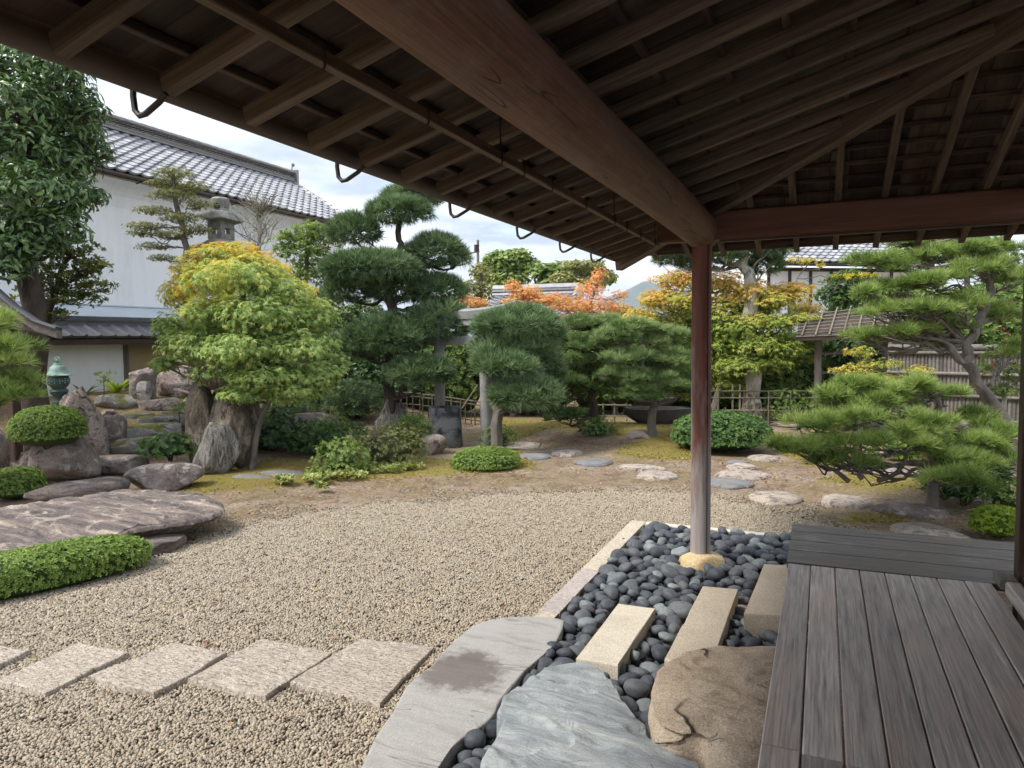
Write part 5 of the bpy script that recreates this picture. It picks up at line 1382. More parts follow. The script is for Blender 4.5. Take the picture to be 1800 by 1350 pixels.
for y in np.arange(w0 + 6.2, w1, 1.35): bar('gutter_bracket', (-13.42, y, zE - .09), (-13.62, y, zE - .12), .02, .02, M['iron'], kh, .002)
# pale metal apron roof at the foot of the wall
za_ = onX(250, 541, SX + .02)[2]; zb_ = onX(160, 563, -12.75)[2]
m = MB(); m.add([(SX, 4, za_), (SX, w1, za_), (-12.75, w1, zb_), (-12.75, 4, zb_), (SX, 4, za_-.05), (SX, w1, za_-.05), (-12.75, w1, zb_-.04), (-12.75, 4, zb_-.04)], [(3,2,1,0), (4,5,6,7), (0,1,5,4), (1,2,6,5), (2,3,7,6), (3,0,4,7)]); part('metal_apron', m, M['metal_sheet'], kh)
m = MB(); m.box((SX - .02, 4, za_), (SX + .03, w1, za_ + .03)); part('flashing', m, M['metal_sheet'], kh)
# garden wall with coping
GX = -12.0; wt = onX(150, 597, GX + .45)[2]; g0, g1 = 5.0, 17.5
gw = thing('garden_wall', 'garden wall of white and ochre plaster under a dark tiled coping', 'wall', (GX, 10, 0))
ym_ = onX(222, 640, GX)[1]
m = MB(); m.box((GX - .15, g0, 0), (GX, ym_ - .06, wt + .02)); part('white_plaster_panel', m, M['plaster_low'], gw)
m = MB(); m.box((GX - .15, ym_ + .06, 0), (GX, g1, wt + .02)); part('ochre_plaster_panel', m, M['ochre'], gw)
bar('wall_post', (GX - .06, ym_, 0), (GX - .06, ym_, wt), .12, .18, M['greywood'], gw, .01, up=(0, 1, 0))
bar('wall_plate', (GX + .04, g0, wt - .01), (GX + .04, g1, wt - .01), .05, .06, M['greywood'], gw, .005)
bar('bracket', (GX - .1, ym_ + .12, wt - .05), (GX + .3, ym_ + .12, wt - .05), .09, .08, M['greywood'], gw, .02)
tiled_slope(gw, (GX + .42, g0, wt + .01), (GX + .42, g1, wt + .01), (GX - .03, g1, wt + .26), (GX - .03, g0, wt + .26), .27, .50, M['tile_dark'], 60, name='coping_tile', flat=True)
for i, (hw_, z0, z1) in enumerate(((.16, .24, .29), (.13, .29, .335), (.15, .335, .36), (.10, .36, .42))):
    for y in np.arange(g0, g1, .9): 
        m = MB(); m.box((GX - .1 - hw_, y, wt + z0), (GX - .1 + hw_, y + .893, wt + z1)); part('coping_course', m, M['tile_dark'], gw)
# edge of a roofed gateway at the far left
Dq = 8.6
r0 = [at(x_, y_, Dq) for x_, y_ in ((-60, 470), (-20, 505), (20, 540), (60, 567), (99, 580))]
lg_ = thing('gateway_roof', 'curved dark tiled roof edge of a gateway at the left edge of the garden', 'gateway', np.r_[at(-20, 600, Dq)[:2], 0.3])
back = np.array([-math.sin(YAW + .5), math.cos(YAW + .5), 0]) * .9
m = MB(); V = []
for p_ in r0: V += [p_, p_ + back, p_ + [0, 0, -.10], p_ + back + [0, 0, -.10]]
Fs = []
for i in range(4):
    a = i*4; Fs += [(a, a+4, a+5, a+1), (a+2, a+3, a+7, a+6), (a, a+2, a+6, a+4), (a+1, a+5, a+7, a+3)]
Fs += [(0, 1, 3, 2), (16, 18, 19, 17)]; m.add(V, Fs); part('roof_slope', m, M['greywood'], lg_)
m = MB(); m.tube([p_ + [0, 0, .02] for p_ in r0], .028, 8); part('verge_tile', m, M['tile_dark'], lg_, True)
for i in range(7):
    m = MB(); o_ = back * (i + 1) / 7.5; m.tube([p_ + o_ + [0, 0, .02] for p_ in r0], .024, 6); part('tile_rib', m, M['tile_dark'], lg_, True)
bar('gateway_post', np.r_[at(18, 600, Dq + .3)[:2], .3], at(18, 545, Dq + .3), .11, .11, M['darkwood'], lg_, .01, up=(0, 1, 0))
bar('eave_beam', at(-40, 545, Dq + .1), at(88, 588, Dq + .1), .08, .07, M['greywood'], lg_)
# small tiled building in the middle distance
Dm = 21.0; u = Dm / F
mb_ = thing('tiled_outbuilding', 'low outbuilding with a grey tiled roof behind the orange maple', 'building', np.r_[at(950, 560, Dm)[:2], 0])
rl, rr_ = at(873, 522, Dm + 1.2), at(1008, 518, Dm + .6); el, er = at(840, 566, Dm - 1), at(1075, 566, Dm - 1.6)
tiled_slope(mb_, el, er, rr_, rl, .28, .26, M['tile'], 300)
dR = (rr_ - rl); dR /= np.linalg.norm(dR)
for k_, (z0, rr2) in enumerate(((.05, .16), (.15, .15), (.24, .13))):
    m = MB(); m.tube([rl - dR*.1 + [0, 0, z0], rr_ + dR*.15 + [0, 0, z0]], rr2, 6); part('ridge_course', m, M['tile_dark'] if k_ == 1 else M['tile'], mb_)
m = MB(); m.tube([rr_ + dR*.1 + [0, 0, -.05], rr_ + dR*.22 + [0, 0, .3]], [.2, .16], 8); part('ridge_end_tile', m, M['tile'], mb_, True)
m = MB(); V = [el * [1, 1, 0] + [0, .5, 0], er * [1, 1, 0] + [0, .5, 0]]; 
bk = [np.r_[el[:2], 0], np.r_[er[:2], 0]]; n2 = np.array([-dR[1], dR[0], 0]) * 3.2
m.add([bk[0] + n2*.15, bk[1] + n2*.15, bk[1] + n2, bk[0] + n2] + [q + [0, 0, el[2] - .12] for q in (bk[0] + n2*.15, bk[1] + n2*.15, bk[1] + n2, bk[0] + n2)], [(0,1,5,4), (1,2,6,5), (2,3,7,6), (3,0,4,7), (4,5,6,7)])
part('wall', m, M['ochre'], mb_)
m = MB(); m.tube([at(1046, 548, Dm - 2), at(1083, 560, Dm - 2.4)], .12, 8); part('porch_ridge', m, M['tile'], mb_, True)
# white house at the right
Dh = 22.0
wh = thing('white_house', 'white plastered house with dark timber frame and blue grey tiled roof beyond the garden', 'building', np.r_[at(1460, 560, Dh)[:2], 0])
A, B = at(1358, 461, Dh), at(1640, 444, Dh + 1.2); up_ = np.array([0, 0, 1.25]); 
dx_ = (B - A); dx_[2] = 0; dx_ /= np.linalg.norm(dx_); nb_ = np.array([-dx_[1], dx_[0], 0]); B = A + dx_ * np.linalg.norm((B - A)[:2])
tiled_slope(wh, A, B, B + nb_ * 2.4 + up_, A + nb_ * 2.4 + up_, .28, .26, M['tile'], 300)
m = MB(); w_a, w_b = A * [1, 1, 0] + nb_ * .5 + dx_ * .15, B * [1, 1, 0] + nb_ * .5
m.add([w_a, w_b, w_b + nb_*4, w_a + nb_*4] + [q + [0, 0, A[2] - .1] for q in (w_a, w_b, w_b + nb_*4, w_a + nb_*4)], [(0,1,5,4), (1,2,6,5), (2,3,7,6), (3,0,4,7), (4,5,6,7)]); part('wall', m, M['plaster'], wh)
def onw(t, z): return w_a + dx_ * t - nb_ * .02 + np.array([0, 0, z])
Lw = np.linalg.norm(w_b - w_a)
for i, t in enumerate(np.arange(.02, Lw, .75)): bar('timber_post', onw(t, 0), onw(t, A[2] - .12), .09, .06, M['darkwood'], wh, .005, up=tuple(nb_))
bar('timber_rail', onw(0, A[2] - .17), onw(Lw, A[2] - .17), .06, .10, M['darkwood'], wh)
bar('window_head', onw(2.25, A[2] - .78), onw(Lw, A[2] - .78), .08, .07, M['greywood'], wh)
wz = A[2]
fr = link('window', None, wh, (0, 0, 0)); bpy.data.objects.remove(fr)
for t in np.arange(2.3, Lw - .6, .75):
    bar('window', onw(t + .06, wz - 1.2), onw(t + .66, wz - 1.2), .03, .72, M['darkwood'], wh)
bar('eave_gutter', A + [0, 0, -.06] - nb_*.05, B + [0, 0, -.06] - nb_*.05, .10, .08, M['iron'], wh, .02)
for i, t in enumerate(np.arange(-.1, 3.2, .14)):
    bar('fence_board', onw(.3 + t, .3) - nb_ * 1.4, onw(.3 + t, wz - 2.0) - nb_ * 1.4, .132, .02, M['greywood'], wh, .004, up=tuple(nb_))
# utility pole, mountain
q = at(840, 560, 60.0); q[2] = 0; top_ = at(840, 422, 60.0)
up = thing('utility_pole', 'thin utility pole with a crossarm above the background trees', 'utility pole', q)
m = MB(); m.tube([q, top_], [.16, .11], 10); part('pole', m, M['greywood'], up, True)
a, b = at(822, 446, 60), at(843, 442, 60); bar('crossarm', a, b, .1, .1, M['greywood'], up); m = MB(); m.lathe([(.22, 0), (.22, .55)], at(838, 442, 60), 10); part('transformer', m, M['iron'], up, True)
Dk = 3200.0
mt_ = NT('far_forest'); mt_.base(mt_.ramp(mt_.noise(mt_.co(), .012, 6, .7), [(.3, (.03, .055, .045)), (.7, (.06, .09, .065))])).rough(1)
pk = at(1134, 492, Dk)
n_ = 46; xx, yy = np.meshgrid(np.linspace(-1, 1, n_), np.linspace(-1, 1, n_)); P_ = np.c_[xx.ravel(), yy.ravel(), np.zeros(n_*n_)]
rr = np.hypot(P_[:, 0], P_[:, 1]); hz_ = np.clip(1 - rr ** .85, 0, 1) * (1 + .25 * fbm(P_ * 4, 4, 5)); hz_ = hz_ * (pk[2] / hz_.max())
i = np.arange(n_-1); I, J = np.meshgrid(i, i); a_ = (J*n_+I).ravel()
hzb = MB(); hzb.box((-6500, -300, -9), (5200, 6800, pk[2] * 1.25))
hm = NT('haze_air'); hm.n.remove(hm.b); pv = hm.new('ShaderNodeVolumePrincipled'); pv.inputs['Color'].default_value = (.80, .88, 1, 1); pv.inputs['Density'].default_value = HAZE; pv.inputs['Anisotropy'].default_value = .2
hm.l.new(pv.outputs[0], hm.out.inputs['Volume'])
if HAZE: link('haze', hzb.mesh('haze', hm.m), None, (0, 0, 0), kind='stuff')
link('mountain', mesh_np('mountain', np.c_[P_[:, 0]*700, P_[:, 1]*700, hz_ - 4], np.c_[a_, a_+1, a_+n_+1, a_+n_], mt_.m), None, (pk[0], pk[1], 0), kind='structure')

# ================================================================== TREES
def tw(*pts, D): return [at(x, y, D + (d[0] if d else 0)) for x, y, *d in pts]
def gbase(p):
    p = np.array(p); p[2] = float(terr(p[0], p[1])) - .05; return p
def maple_tint(p, tn, h, rs): return tn - .22 + .75 * sstep((h - .62) / .38) + .12 * fbm(p * 1.1, 3, 8)

# large evergreen at the left edge
D = 9.6
tr = tw((60, 690), (62, 600), (50, 500), (40, 400), (45, 280), (60, 180), (50, 90), D=D); tr[0] = gbase(tr[0])
make_tree('evergreen_tree', 'tall evergreen tree with drooping glossy leaves filling the upper left corner', 'tree', tr[0], tr, .17,
    [(40,120,80,50),(110,130,50,50,-.3),(140,190,36,50),(20,190,80,60,-.5),(100,230,70,55,.2),(30,270,80,60,-.3),(120,290,58,45,.2),(60,340,80,50,-.5),(135,350,36,34),(20,400,70,50,-.3),(95,405,62,40,-.2),(20,470,40,36,-.4),(60,70,60,40,.6),(160,250,30,40,.6),(165,200,24,30),(172,345,20,16),(185,270,16,18,.4),(0,430,60,30,-.4),(60,430,50,30,-.3),(20,330,60,60,.8),(70,200,60,80,.9),(-60,150,70,90),(-60,330,70,100)], D, 'ovate', 560, .82, M['broad'], M['bark'], 11, up=.5, zlow=.8, shell=.55, lump=.45, droop=.7, tint0=.55, leafn=300)
# lighter side branches on the white wall
D = 10.2
tr = tw((58, 660), (75, 590), (90, 530), (110, 480), (128, 440), D=D); tr[0] = gbase(tr[0])
make_tree('evergreen_tree', 'small leaved evergreen with spreading sprays against the white wall, under the tall one', 'tree', tr[0], tr, .07,
    [(95,430,40,26),(135,445,45,22),(165,470,36,14),(120,490,55,26),(175,505,34,10),(80,520,50,25),(140,530,40,16),(60,470,40,30),(105,555,28,10)], D, 'sprig_b', 190, .9, M['olive_dark'], M['bark'], 12, up=.4, zlow=.6, shell=.7, lump=.4, tint0=.45, twigs=9)
# bright pine at the left edge
D = 7.6
tr = tw((-60, 800), (-62, 720), (-50, 660), (-30, 600), (-30, 560), D=D); tr[0] = gbase(tr[0])
make_tree('pine_tree', 'bright green long needled pine leaning in at the left edge above the bushes', 'pine tree', tr[0], tr, .13,
    [(-25,555,34,28),(-10,585,44,30),(-20,640,56,36,-.2),(20,685,40,24),(0,705,50,22,-.1),(-40,700,40,30),(10,620,34,24,.3)], D, 'tuft_long', 1000, 1.2, M['needle_bright'], M['bark_grey'], 13, up=.7, shell=.6, tint0=.55, clusters=26)
# layered conifer in front of the storehouse
D = 12.6
tr = tw((300, 690), (322, 600), (330, 480), (325, 420), (312, 360), (305, 305), D=D); tr[0] = gbase(tr[0])
make_tree('layered_conifer', 'olive green layered conifer standing before the white storehouse wall', 'tree', tr[0], tr, .085,
    [(305,308,40,12),(285,325,30,9),(340,330,30,10),(305,345,45,10),(350,362,32,9),(270,372,34,8),(320,385,40,10),(255,400,36,8),(345,405,34,9),(300,415,40,9),(245,412,24,6),(270,435,30,8),(350,440,25,10),(285,455,26,6)], D, 'sprig_s', 900, 1.5, M['olive'], M['bark_grey'], 14, up=.5, zlow=.5, shell=.7, lump=.45, tint0=.45, twigs=7, limbr=.3, sag=-.03)
# round maple on the old stump
D = 9.9
tr = tw((440, 800), (436, 720), (432, 660), (438, 600), (430, 530), (420, 470), D=D); tr[0] = gbase(tr[0])
mt = make_tree('maple_tree', 'big round green maple with a yellow orange top growing by the old stump', 'maple tree', tr[0], tr, .10,
    [(395,452,62,26),(350,480,52,30),(450,478,66,34),(400,500,80,40,-.5),(320,520,42,32),(500,520,60,36),(370,555,62,34,-.4),(450,560,76,40,-.6),(545,560,50,36),(300,580,36,30),(340,610,60,32,-.3),(420,620,70,36,-.8),(510,620,66,36,-.5),(560,610,40,34),(470,665,66,26,-.6),(540,665,46,26,-.4),(380,600,80,60,.5),(480,580,80,70,.6),(430,695,50,16,-.5),(290,640,30,14),(510,690,60,22,-.4),(440,680,56,20,-.2),(565,660,40,30,-.3),(390,655,60,26,-.2),(600,640,18,20)], D, 'maple', 1150, 1.35, M['maple'], M['bark_grey'], 15, up=.5, zlow=.8, shell=.65, lump=.55, tint0=.42, droop=.5,
    tintf=lambda p, tn, h, rs: np.clip(tn, 0, .62) * .74 + .12 * sstep((h - .50 + .3 * fbm(p * 1.2, 2, 3)) / .25) + .36 * sstep((h - .64 + .5 * fbm(p * 1.7, 3, 8) - .03 * (p[:, 0] + 8)) / .30) + .05 * rs.randn(len(p)))
for pts, nm in (([(440, 775), (456, 735), (476, 705), (482, 600)], 1),):
    m = MB(); P = tw(*pts, D=D - .3); P[0][2] = 0; P = smooth(P); m.tube(P, np.linspace(.040, .02, len(P)), 8, wob=.1, seed=nm); part('trunk', m, M['bark_grey'], mt, True)
# bare tree
D = 13.4
tr = tw((452, 560), (455, 440), (457, 400), (458, 360), D=D); tr[0][2] = .3
bt = thing('bare_tree', 'thin nearly leafless tree in front of the storehouse eaves', 'tree', tr[0]); m = MB(); m.tube(tr, [.05, .04, .03, .012], 7); part('trunk', m, M['bark_pale'], bt, True)
rs = RS(31); m = MB(); tips = []
for i in range(34):
    t = rs.uniform(.25, 1); q = np.array([np.interp(t, [0, .4, .7, 1], [v[a] for v in tr]) for a in range(3)]); a = rs.rand() * 6.28; l = .55 * (1.25 - t) + .18
    e = q + [math.cos(a) * l, math.sin(a) * l, l * rs.uniform(.5, 1.0)]; P = limb_path(q, e, rs, -.05, 5, .05); m.tube(P, np.linspace(.014, .004, len(P)), 5, cap=False)
    for k_ in range(7):
        b_ = P[rs.randint(1, 5)]; e2 = b_ + rs.randn(3) * .16 + [0, 0, .12]; m.tube([b_, (b_ + e2) / 2 + rs.randn(3) * .02, e2], [.005, .004, .002], 4, cap=False); tips.append(e2)
part('branches', m, M['bark_pale'], bt, True)
tips = np.array(tips); leaves('foliage', np.repeat(tips, 5, 0) + rs.randn(len(tips) * 5, 3) * .05, rs.randn(len(tips) * 5, 3) + [0, 0, .5], rs.rand(len(tips) * 5) * .6 + .2, 'sprig_s', .75, M['olive'], bt, 3)
# broad-leaved shrub tree behind the maple
D = 12.9
tr = tw((530, 640), (535, 540), (540, 480), (540, 420), D=D); tr[0] = gbase(tr[0])
make_tree('shrub_tree', 'light green leafy tree between the maple and the tall black pine', 'tree', tr[0], tr, .07,
    [(545,410,40,18),(510,425,34,16),(565,430,30,22),(530,450,48,26),(575,470,26,24),(540,490,44,24),(590,500,22,30)], D, 'sprig_b', 210, .95, M['broad_mid'], M['bark_grey'], 17, up=.7, zlow=.7, shell=.6, lump=.4, tint0=.5)
# tall cloud-pruned black pine
D = 12.3
tr = tw((683, 745), (684, 700), (682, 640), (688, 580), (682, 520), (688, 470), (706, 430), (700, 395), (705, 360), D=D); tr[0] = gbase(tr[0])
make_tree('black_pine', 'tall cloud pruned black pine with dense dark cushions in the centre of the garden', 'pine tree', tr[0], tr, .115,
    [(725,350,56,20,.2),(700,378,58,27,-.2),(622,413,46,34),(764,452,54,38),(655,478,92,34,-.2),(612,518,46,32,.2),(772,518,48,36,.1),(700,515,56,34,.2),(772,578,60,50,-.1),(678,600,74,44,-.3),(628,615,50,36),(738,660,60,32,-.5),(806,458,20,20,.3)], D, 'tuft', 620, 1.2, M['needle_dark'], M['bark'], 18, up=.55, zlow=.3, shell=.35, lump=.16, tint0=.52, twigs=9, limbr=.42)
# second cloud pine
D = 11.1
tr = tw((872, 787), (874, 720), (872, 660), (890, 610), (900, 565), D=D); tr[0] = gbase(tr[0])
make_tree('black_pine', 'smaller cloud pruned pine with a flat round head beside the near torii pillar', 'pine tree', tr[0], tr, .105,
    [(912,574,72,32,-.1),(862,582,32,26),(958,588,32,30),(905,618,76,36,.1),(862,635,32,26,-.3),(890,648,60,28,-.35),(945,635,40,34),(925,700,62,42,-.3),(890,700,30,28,-.4),(965,660,28,30,.3)], D, 'tuft', 760, 1.15, M['needle_dark'], M['bark_grey'], 19, up=.7, zlow=.35, shell=.35, lump=.14, tint0=.62, twigs=8, limbr=.4)
m = MB(); rs = RS(3)
# two loose open pines behind the moss
D = 12.6
tr = tw((1050, 752), (1044, 720), (1040, 690), (1060, 650), (1050, 610), (1040, 580), D=D); tr[0] = gbase(tr[0])
make_tree('pine_tree', 'loose open pine with arching branches over the moss, right of the cloud pruned pines', 'pine tree', tr[0], tr, .09,
    [(1010,575,40,16),(1050,572,40,16,.2),(995,605,42,20),(1045,610,50,20,-.2),(985,640,40,20,-.3),(1040,650,50,20),(990,680,40,22,-.4),(1030,690,40,16),(960,715,30,20,-.6),(985,735,34,16,-.8),(1035,735,26,14,.3)], D, 'tuft_far', 750, 1.0, M['needle_mid'], M['bark'], 20, up=.75, shell=.7, lump=.4, tint0=.5, clusters=24, twigs=7, tintf=lambda p, tn, h, rs: tn - .12 + .25 * h)
D = 11.9
tr = tw((1148, 775), (1146, 735), (1150, 700), (1130, 660), (1120, 620), (1130, 590), D=D); tr[0] = gbase(tr[0])
make_tree('pine_tree', 'spreading pine with a pale straight foot in front of the boat shaped troughs', 'pine tree', tr[0], tr, .085,
    [(1120,578,48,18),(1090,600,40,18,-.2),(1160,600,40,20),(1100,635,46,18,-.3),(1160,640,50,22,.1),(1195,665,30,20),(1130,670,50,16,-.3),(1180,690,40,18,-.2),(1110,690,40,14,-.3),(1075,665,30,16,-.3),(1140,698,36,12,-.5)], D, 'tuft_far', 750, 1.0, M['needle_mid'], M['bark_grey'], 21, up=.75, shell=.7, lump=.4, tint0=.55, clusters=24, twigs=7, tintf=lambda p, tn, h, rs: tn - .08 + .22 * h)
for pts in ([(1148, 735), (1120, 728), (1098, 742), (1090, 762)], [(1150, 738), (1180, 745), (1200, 738), (1212, 745)]):
    pass
# maples turning orange behind
D = 14.6
tr = tw((1250, 740), (1262, 690), (1285, 640), (1300, 600), (1290, 550), (1270, 510), D=D); tr[0] = gbase(tr[0])
orange_top = lambda p, tn, h, rs: np.clip(tn, 0, 1) * .6 + .55 * sstep((h - .52 + .25 * fbm(p * 1.3, 3, 4)) / .45)
make_tree('maple_tree', 'wide green maple with orange tips spreading behind the reddish post', 'maple tree', tr[0], tr, .08,
    [(1195,494,46,20),(1155,528,42,22),(1200,530,56,26),(1130,560,36,22),(1180,575,50,26,.3),(1265,500,44,26,.2),(1290,530,50,28),(1250,560,50,32),(1320,515,44,24,-.3),(1360,530,50,20,-.4),(1390,510,40,16,-.3),(1300,580,54,32,-.3),(1350,570,50,22,-.5),(1400,562,44,14,-.6),(1260,610,50,34),(1190,620,44,34,.6),(1330,610,48,22,-.6),(1380,615,46,18,-.7),(1300,645,50,24,-.5),(1360,640,40,16,-.6),(1290,680,40,22,-.1),(1130,600,40,28,.9),(1105,570,30,20,.9),(1230,640,40,28,.3),(1160,640,40,30,1.0),(1215,560,46,30,.1),(1345,600,44,20,.2),(1410,600,40,16,.1),(1270,585,46,28,.4),(1330,545,46,20,.2),(1420,545,30,12,.1),(1420,632,22,8,-.6),(1260,660,40,22,.2),(1215,680,40,26,.9)], D, 'maple_s', 800, 1.7, M['maple_back'], M['bark_grey'], 22, up=.8, zlow=.8, shell=.75, lump=.55, tint0=.38, tintf=orange_top, limbr=.3, twigs=6)
D = 17.5
tr = tw((1020, 640), (1025, 590), (1035, 550), (1045, 510), D=D); tr[0] = gbase(tr[0])
make_tree('red_maple', 'orange red maple glowing in front of the small tiled roof', 'maple tree', tr[0], tr, .06,
    [(1052,488,18,20),(1036,512,30,22),(998,540,44,18,-.2),(1045,542,46,26),(1085,545,30,18),(1010,562,40,14),(980,528,24,16,-.3),(1090,520,18,12)], D, 'maple_s', 380, 1.6, M['maple_red'], M['bark_grey'], 23, up=.7, zlow=.5, shell=.7, lump=.4, tint0=.55, tintf=lambda p, tn, h, rs: tn - .1 + .3 * h)
tr = tw((925, 620), (922, 580), (920, 540), (918, 505), D=16.6); tr[0] = gbase(tr[0])
make_tree('red_maple', 'small salmon orange maple peeking over the smaller cloud pruned pine', 'maple tree', tr[0], tr, .05,
    [(903,506,18,16),(925,518,32,16),(955,530,32,14),(905,535,30,14),(835,535,26,14),(812,525,20,12),(930,548,34,8)], 16.6, 'maple_s', 620, 1.7, M['maple_red'], M['bark_grey'], 24, up=.7, zlow=.5, shell=.7, lump=.4, tint0=.5)
# tall pale trunks
D = 14.2
for i, (pts, r, lab) in enumerate((([(1330, 742), (1322, 690), (1316, 620), (1325, 560), (1318, 500), (1308, 440), (1300, 380)], .20, 'pine with a thick pale flaking trunk behind the bamboo lattice'),)):
    tr = tw(*pts, D=D); tr[0] = gbase(tr[0])
    make_tree('pine_tree', lab, 'pine tree', tr[0], tr, r, [(1180,458,30,10,.5),(1215,465,26,10,.4),(1265,455,40,14),(1345,470,30,24,.3),(1300,430,60,20),(1350,440,40,18),(1180,440,40,14,.5),(1230,440,40,12)], D, 'tuft_far', 600, 1.25, M['needle_dark'], M['bark_pale'], 25 + i, up=.6, tint0=.55, twigs=4, limbr=.2)
# big leaning pine at the right
D = 8.8
tr = tw((1795, 790), (1770, 740), (1728, 690), (1708, 640), (1700, 600), (1722, 560), (1740, 510), (1725, 460), (1700, 420), D=D); tr[0] = gbase(tr[0])
pin = make_tree('pine_tree', 'large leaning pine with a twisted grey trunk and airy bright needles at the right', 'pine tree', tr[0], tr, .085,
    [(1540,462,36,14,.2),(1590,470,34,14),(1640,455,40,14,.2),(1700,440,50,16),(1760,450,40,18),(1530,520,34,16),(1590,510,44,18,-.1),(1650,500,46,18,-.2),(1720,480,50,20,-.1),(1770,500,34,26),(1560,555,40,14,-.2),(1620,550,44,16,-.3),(1690,540,40,16,-.3),(1545,590,40,14,-.2),(1600,590,40,14),(1520,600,26,12),(1660,580,36,14,.2),(1760,560,34,20,.2),(1780,620,26,20,.3),(1700,400,60,16,.3),(1600,430,50,14,.4),(1650,610,26,12,.3),(1570,470,40,16,.7)], D, 'tuft_long', 780, 1.05, M['needle_bright'], M['bark_grey'], 30, up=.75, shell=.65, tint0=.46, clusters=22, twigs=9, limbr=.42, sag=.02)
m = MB(); P = tw((1704, 628), (1690, 640), (1676, 618), (1668, 606), (1650, 596), (1610, 592), D=D - .1); P = smooth(P); m.tube(P, np.linspace(.058, .012, len(P)), 9, wob=.2, seed=4); part('limb', m, M['bark_grey'], pin, True)
# low spreading pine at the right
D = 6.9
tr = tw((1640, 860), (1642, 800), (1650, 740), (1648, 700), D=D); tr[0] = gbase(tr[0])
lp = make_tree('pine_tree', 'low spreading bright green pine propped over the path beside the deck', 'pine tree', tr[0], tr, .06,
    [(1510,690,40,16,.2),(1570,690,42,16,.3),(1620,690,46,18),(1475,712,38,18,.1),(1530,718,44,18),(1590,715,50,20,.1),(1660,700,40,16,.3),(1440,755,44,18,-.1),(1500,745,50,20,-.2),(1395,790,36,16,-.2),(1450,790,44,20,-.3),(1510,780,40,20,-.4),(1485,815,40,14,-.4),(1600,755,50,20,-.2),(1660,760,44,20,-.1),(1620,790,40,18,-.3),(1700,780,46,20,-.1),(1750,770,40,18),(1690,820,50,20,-.4),(1750,810,40,24,-.2),(1680,850,36,18,-.6),(1720,745,40,16,.2)], D, 'tuft_long', 1000, .95, M['needle_bright'], M['bark_grey'], 33, up=.8, shell=.65, tint0=.50, clusters=19, twigs=8, limbr=.4, sag=.03)
for i, pts in enumerate(([(1543, 845), (1572, 836), (1592, 812), (1597, 785), (1600, 765)], [(1492, 846), (1470, 828), (1455, 822), (1440, 805)], [(1515, 842), (1508, 832), (1515, 822), (1520, 805)], [(1640, 740), (1600, 790), (1560, 800), (1500, 800)])):
    m = MB(); P = smooth(tw(*pts, D=D - .2)); m.tube(P, np.linspace(.024, .010, len(P)), 8, wob=.15, seed=i); part('limb', m, M['bark_grey'], lp, True)
m = MB(); P = tw((1660, 745), (1690, 748), (1730, 762), (1790, 772), D=7.6); P = smooth(P); m.tube(P, np.full(len(P), .075), 12, wob=.25, seed=3); part('fallen_limb', m, M['bark_pale'], lp, True)
for x_, yb, lab in ((1628, 838, 'short round brown post propping the low pine, the farther of two'), (1643, 868, 'short round brown post propping the low pine, the nearer of two')):
    p, D1 = hit(x_, yb); m = MB(); m.tube([p + [0, 0, -.03], p + [0, 0, .42]], .052 if yb < 850 else .048, 16); po = thing('pine_prop', lab, 'post', p, 'round posts propping the low pine'); part('post', m, M['beam'], po, True)

# background woods, each tree its own
bg_ = [
 (883,475,[(880,462,34,18),(905,455,30,16),(860,480,26,18),(925,470,28,16),(890,495,40,20)],34,'broad_mid','mid green broadleaf tree with a domed crown behind the small tiled roof',.6),
 (985,480,[(965,480,34,14),(1000,475,34,14),(1035,480,30,16),(1060,490,22,14),(980,500,40,14)],30,'broad_mid','flat topped green tree right of the domed one',.4),
 (1020,500,[(1010,470,26,12),(1040,468,26,12),(1065,486,20,12),(990,490,26,12),(1030,500,36,14)],25,'olive','rusty olive tree just under the roof corner',.75),
 (845,500,[(845,480,22,18),(830,510,24,18),(860,515,26,18),(845,545,24,16)],24,'olive','thin olive tree left of the small tiled roof',.6),
 (1100,540,[(1095,548,22,10),(1110,558,30,14),(1075,566,30,12),(1140,566,30,14)],22,'broad_mid','green tree below the distant mountain',.3),
 (560,560,[(560,540,40,30),(600,580,40,40),(640,560,40,30)],17,'broad_mid','dark green tree behind the left side of the black pine',.15),
 (740,600,[(720,590,40,30),(780,600,40,30),(810,620,36,28),(700,640,40,30)],17,'broad','dark evergreen behind the torii gate',.3),
 (1490,520,[(1490,498,40,22),(1465,525,30,24),(1510,525,40,26),(1490,560,46,20)],16.5,'clip_dark','dark rounded evergreen rising behind the roofed gate',.45),
 (1600,560,[(1560,520,40,26),(1620,530,50,30),(1680,540,50,30),(1740,560,40,30)],14.5,'broad_mid','green tree behind the bamboo screen at the right',.5),
 (1700,470,[(1660,440,50,26),(1720,440,50,30),(1770,480,40,40),(1600,450,40,20)],16,'broad_mid','tall green tree behind the large leaning pine',.45),
 (1470,640,[(1465,620,34,26),(1500,650,40,30),(1475,690,40,26)],15.5,'broad','deep green shrub seen through the roofed gate',.2),
 (1260,700,[(1250,690,40,24),(1290,700,40,24),(1360,690,44,24),(1400,680,36,26),(1320,660,40,20)],16,'broad_mid','green shrubbery tree behind the bamboo lattice',.35),
 (1080,680,[(1060,690,40,20),(1120,690,40,20),(1000,690,40,24),(1180,690,36,20)],16,'broad_mid','green bush behind the boat shaped troughs',.25),
 (900,690,[(880,660,40,24),(840,650,30,20),(930,680,40,20),(960,640,40,24)],16,'broad_mid','green bush behind the near torii pillar',.25),
 (640,690,[(600,650,40,24),(650,660,40,20),(700,680,40,20),(560,640,40,24)],15.5,'broad','dark shrub tree behind the black pine trunk',.35),
]
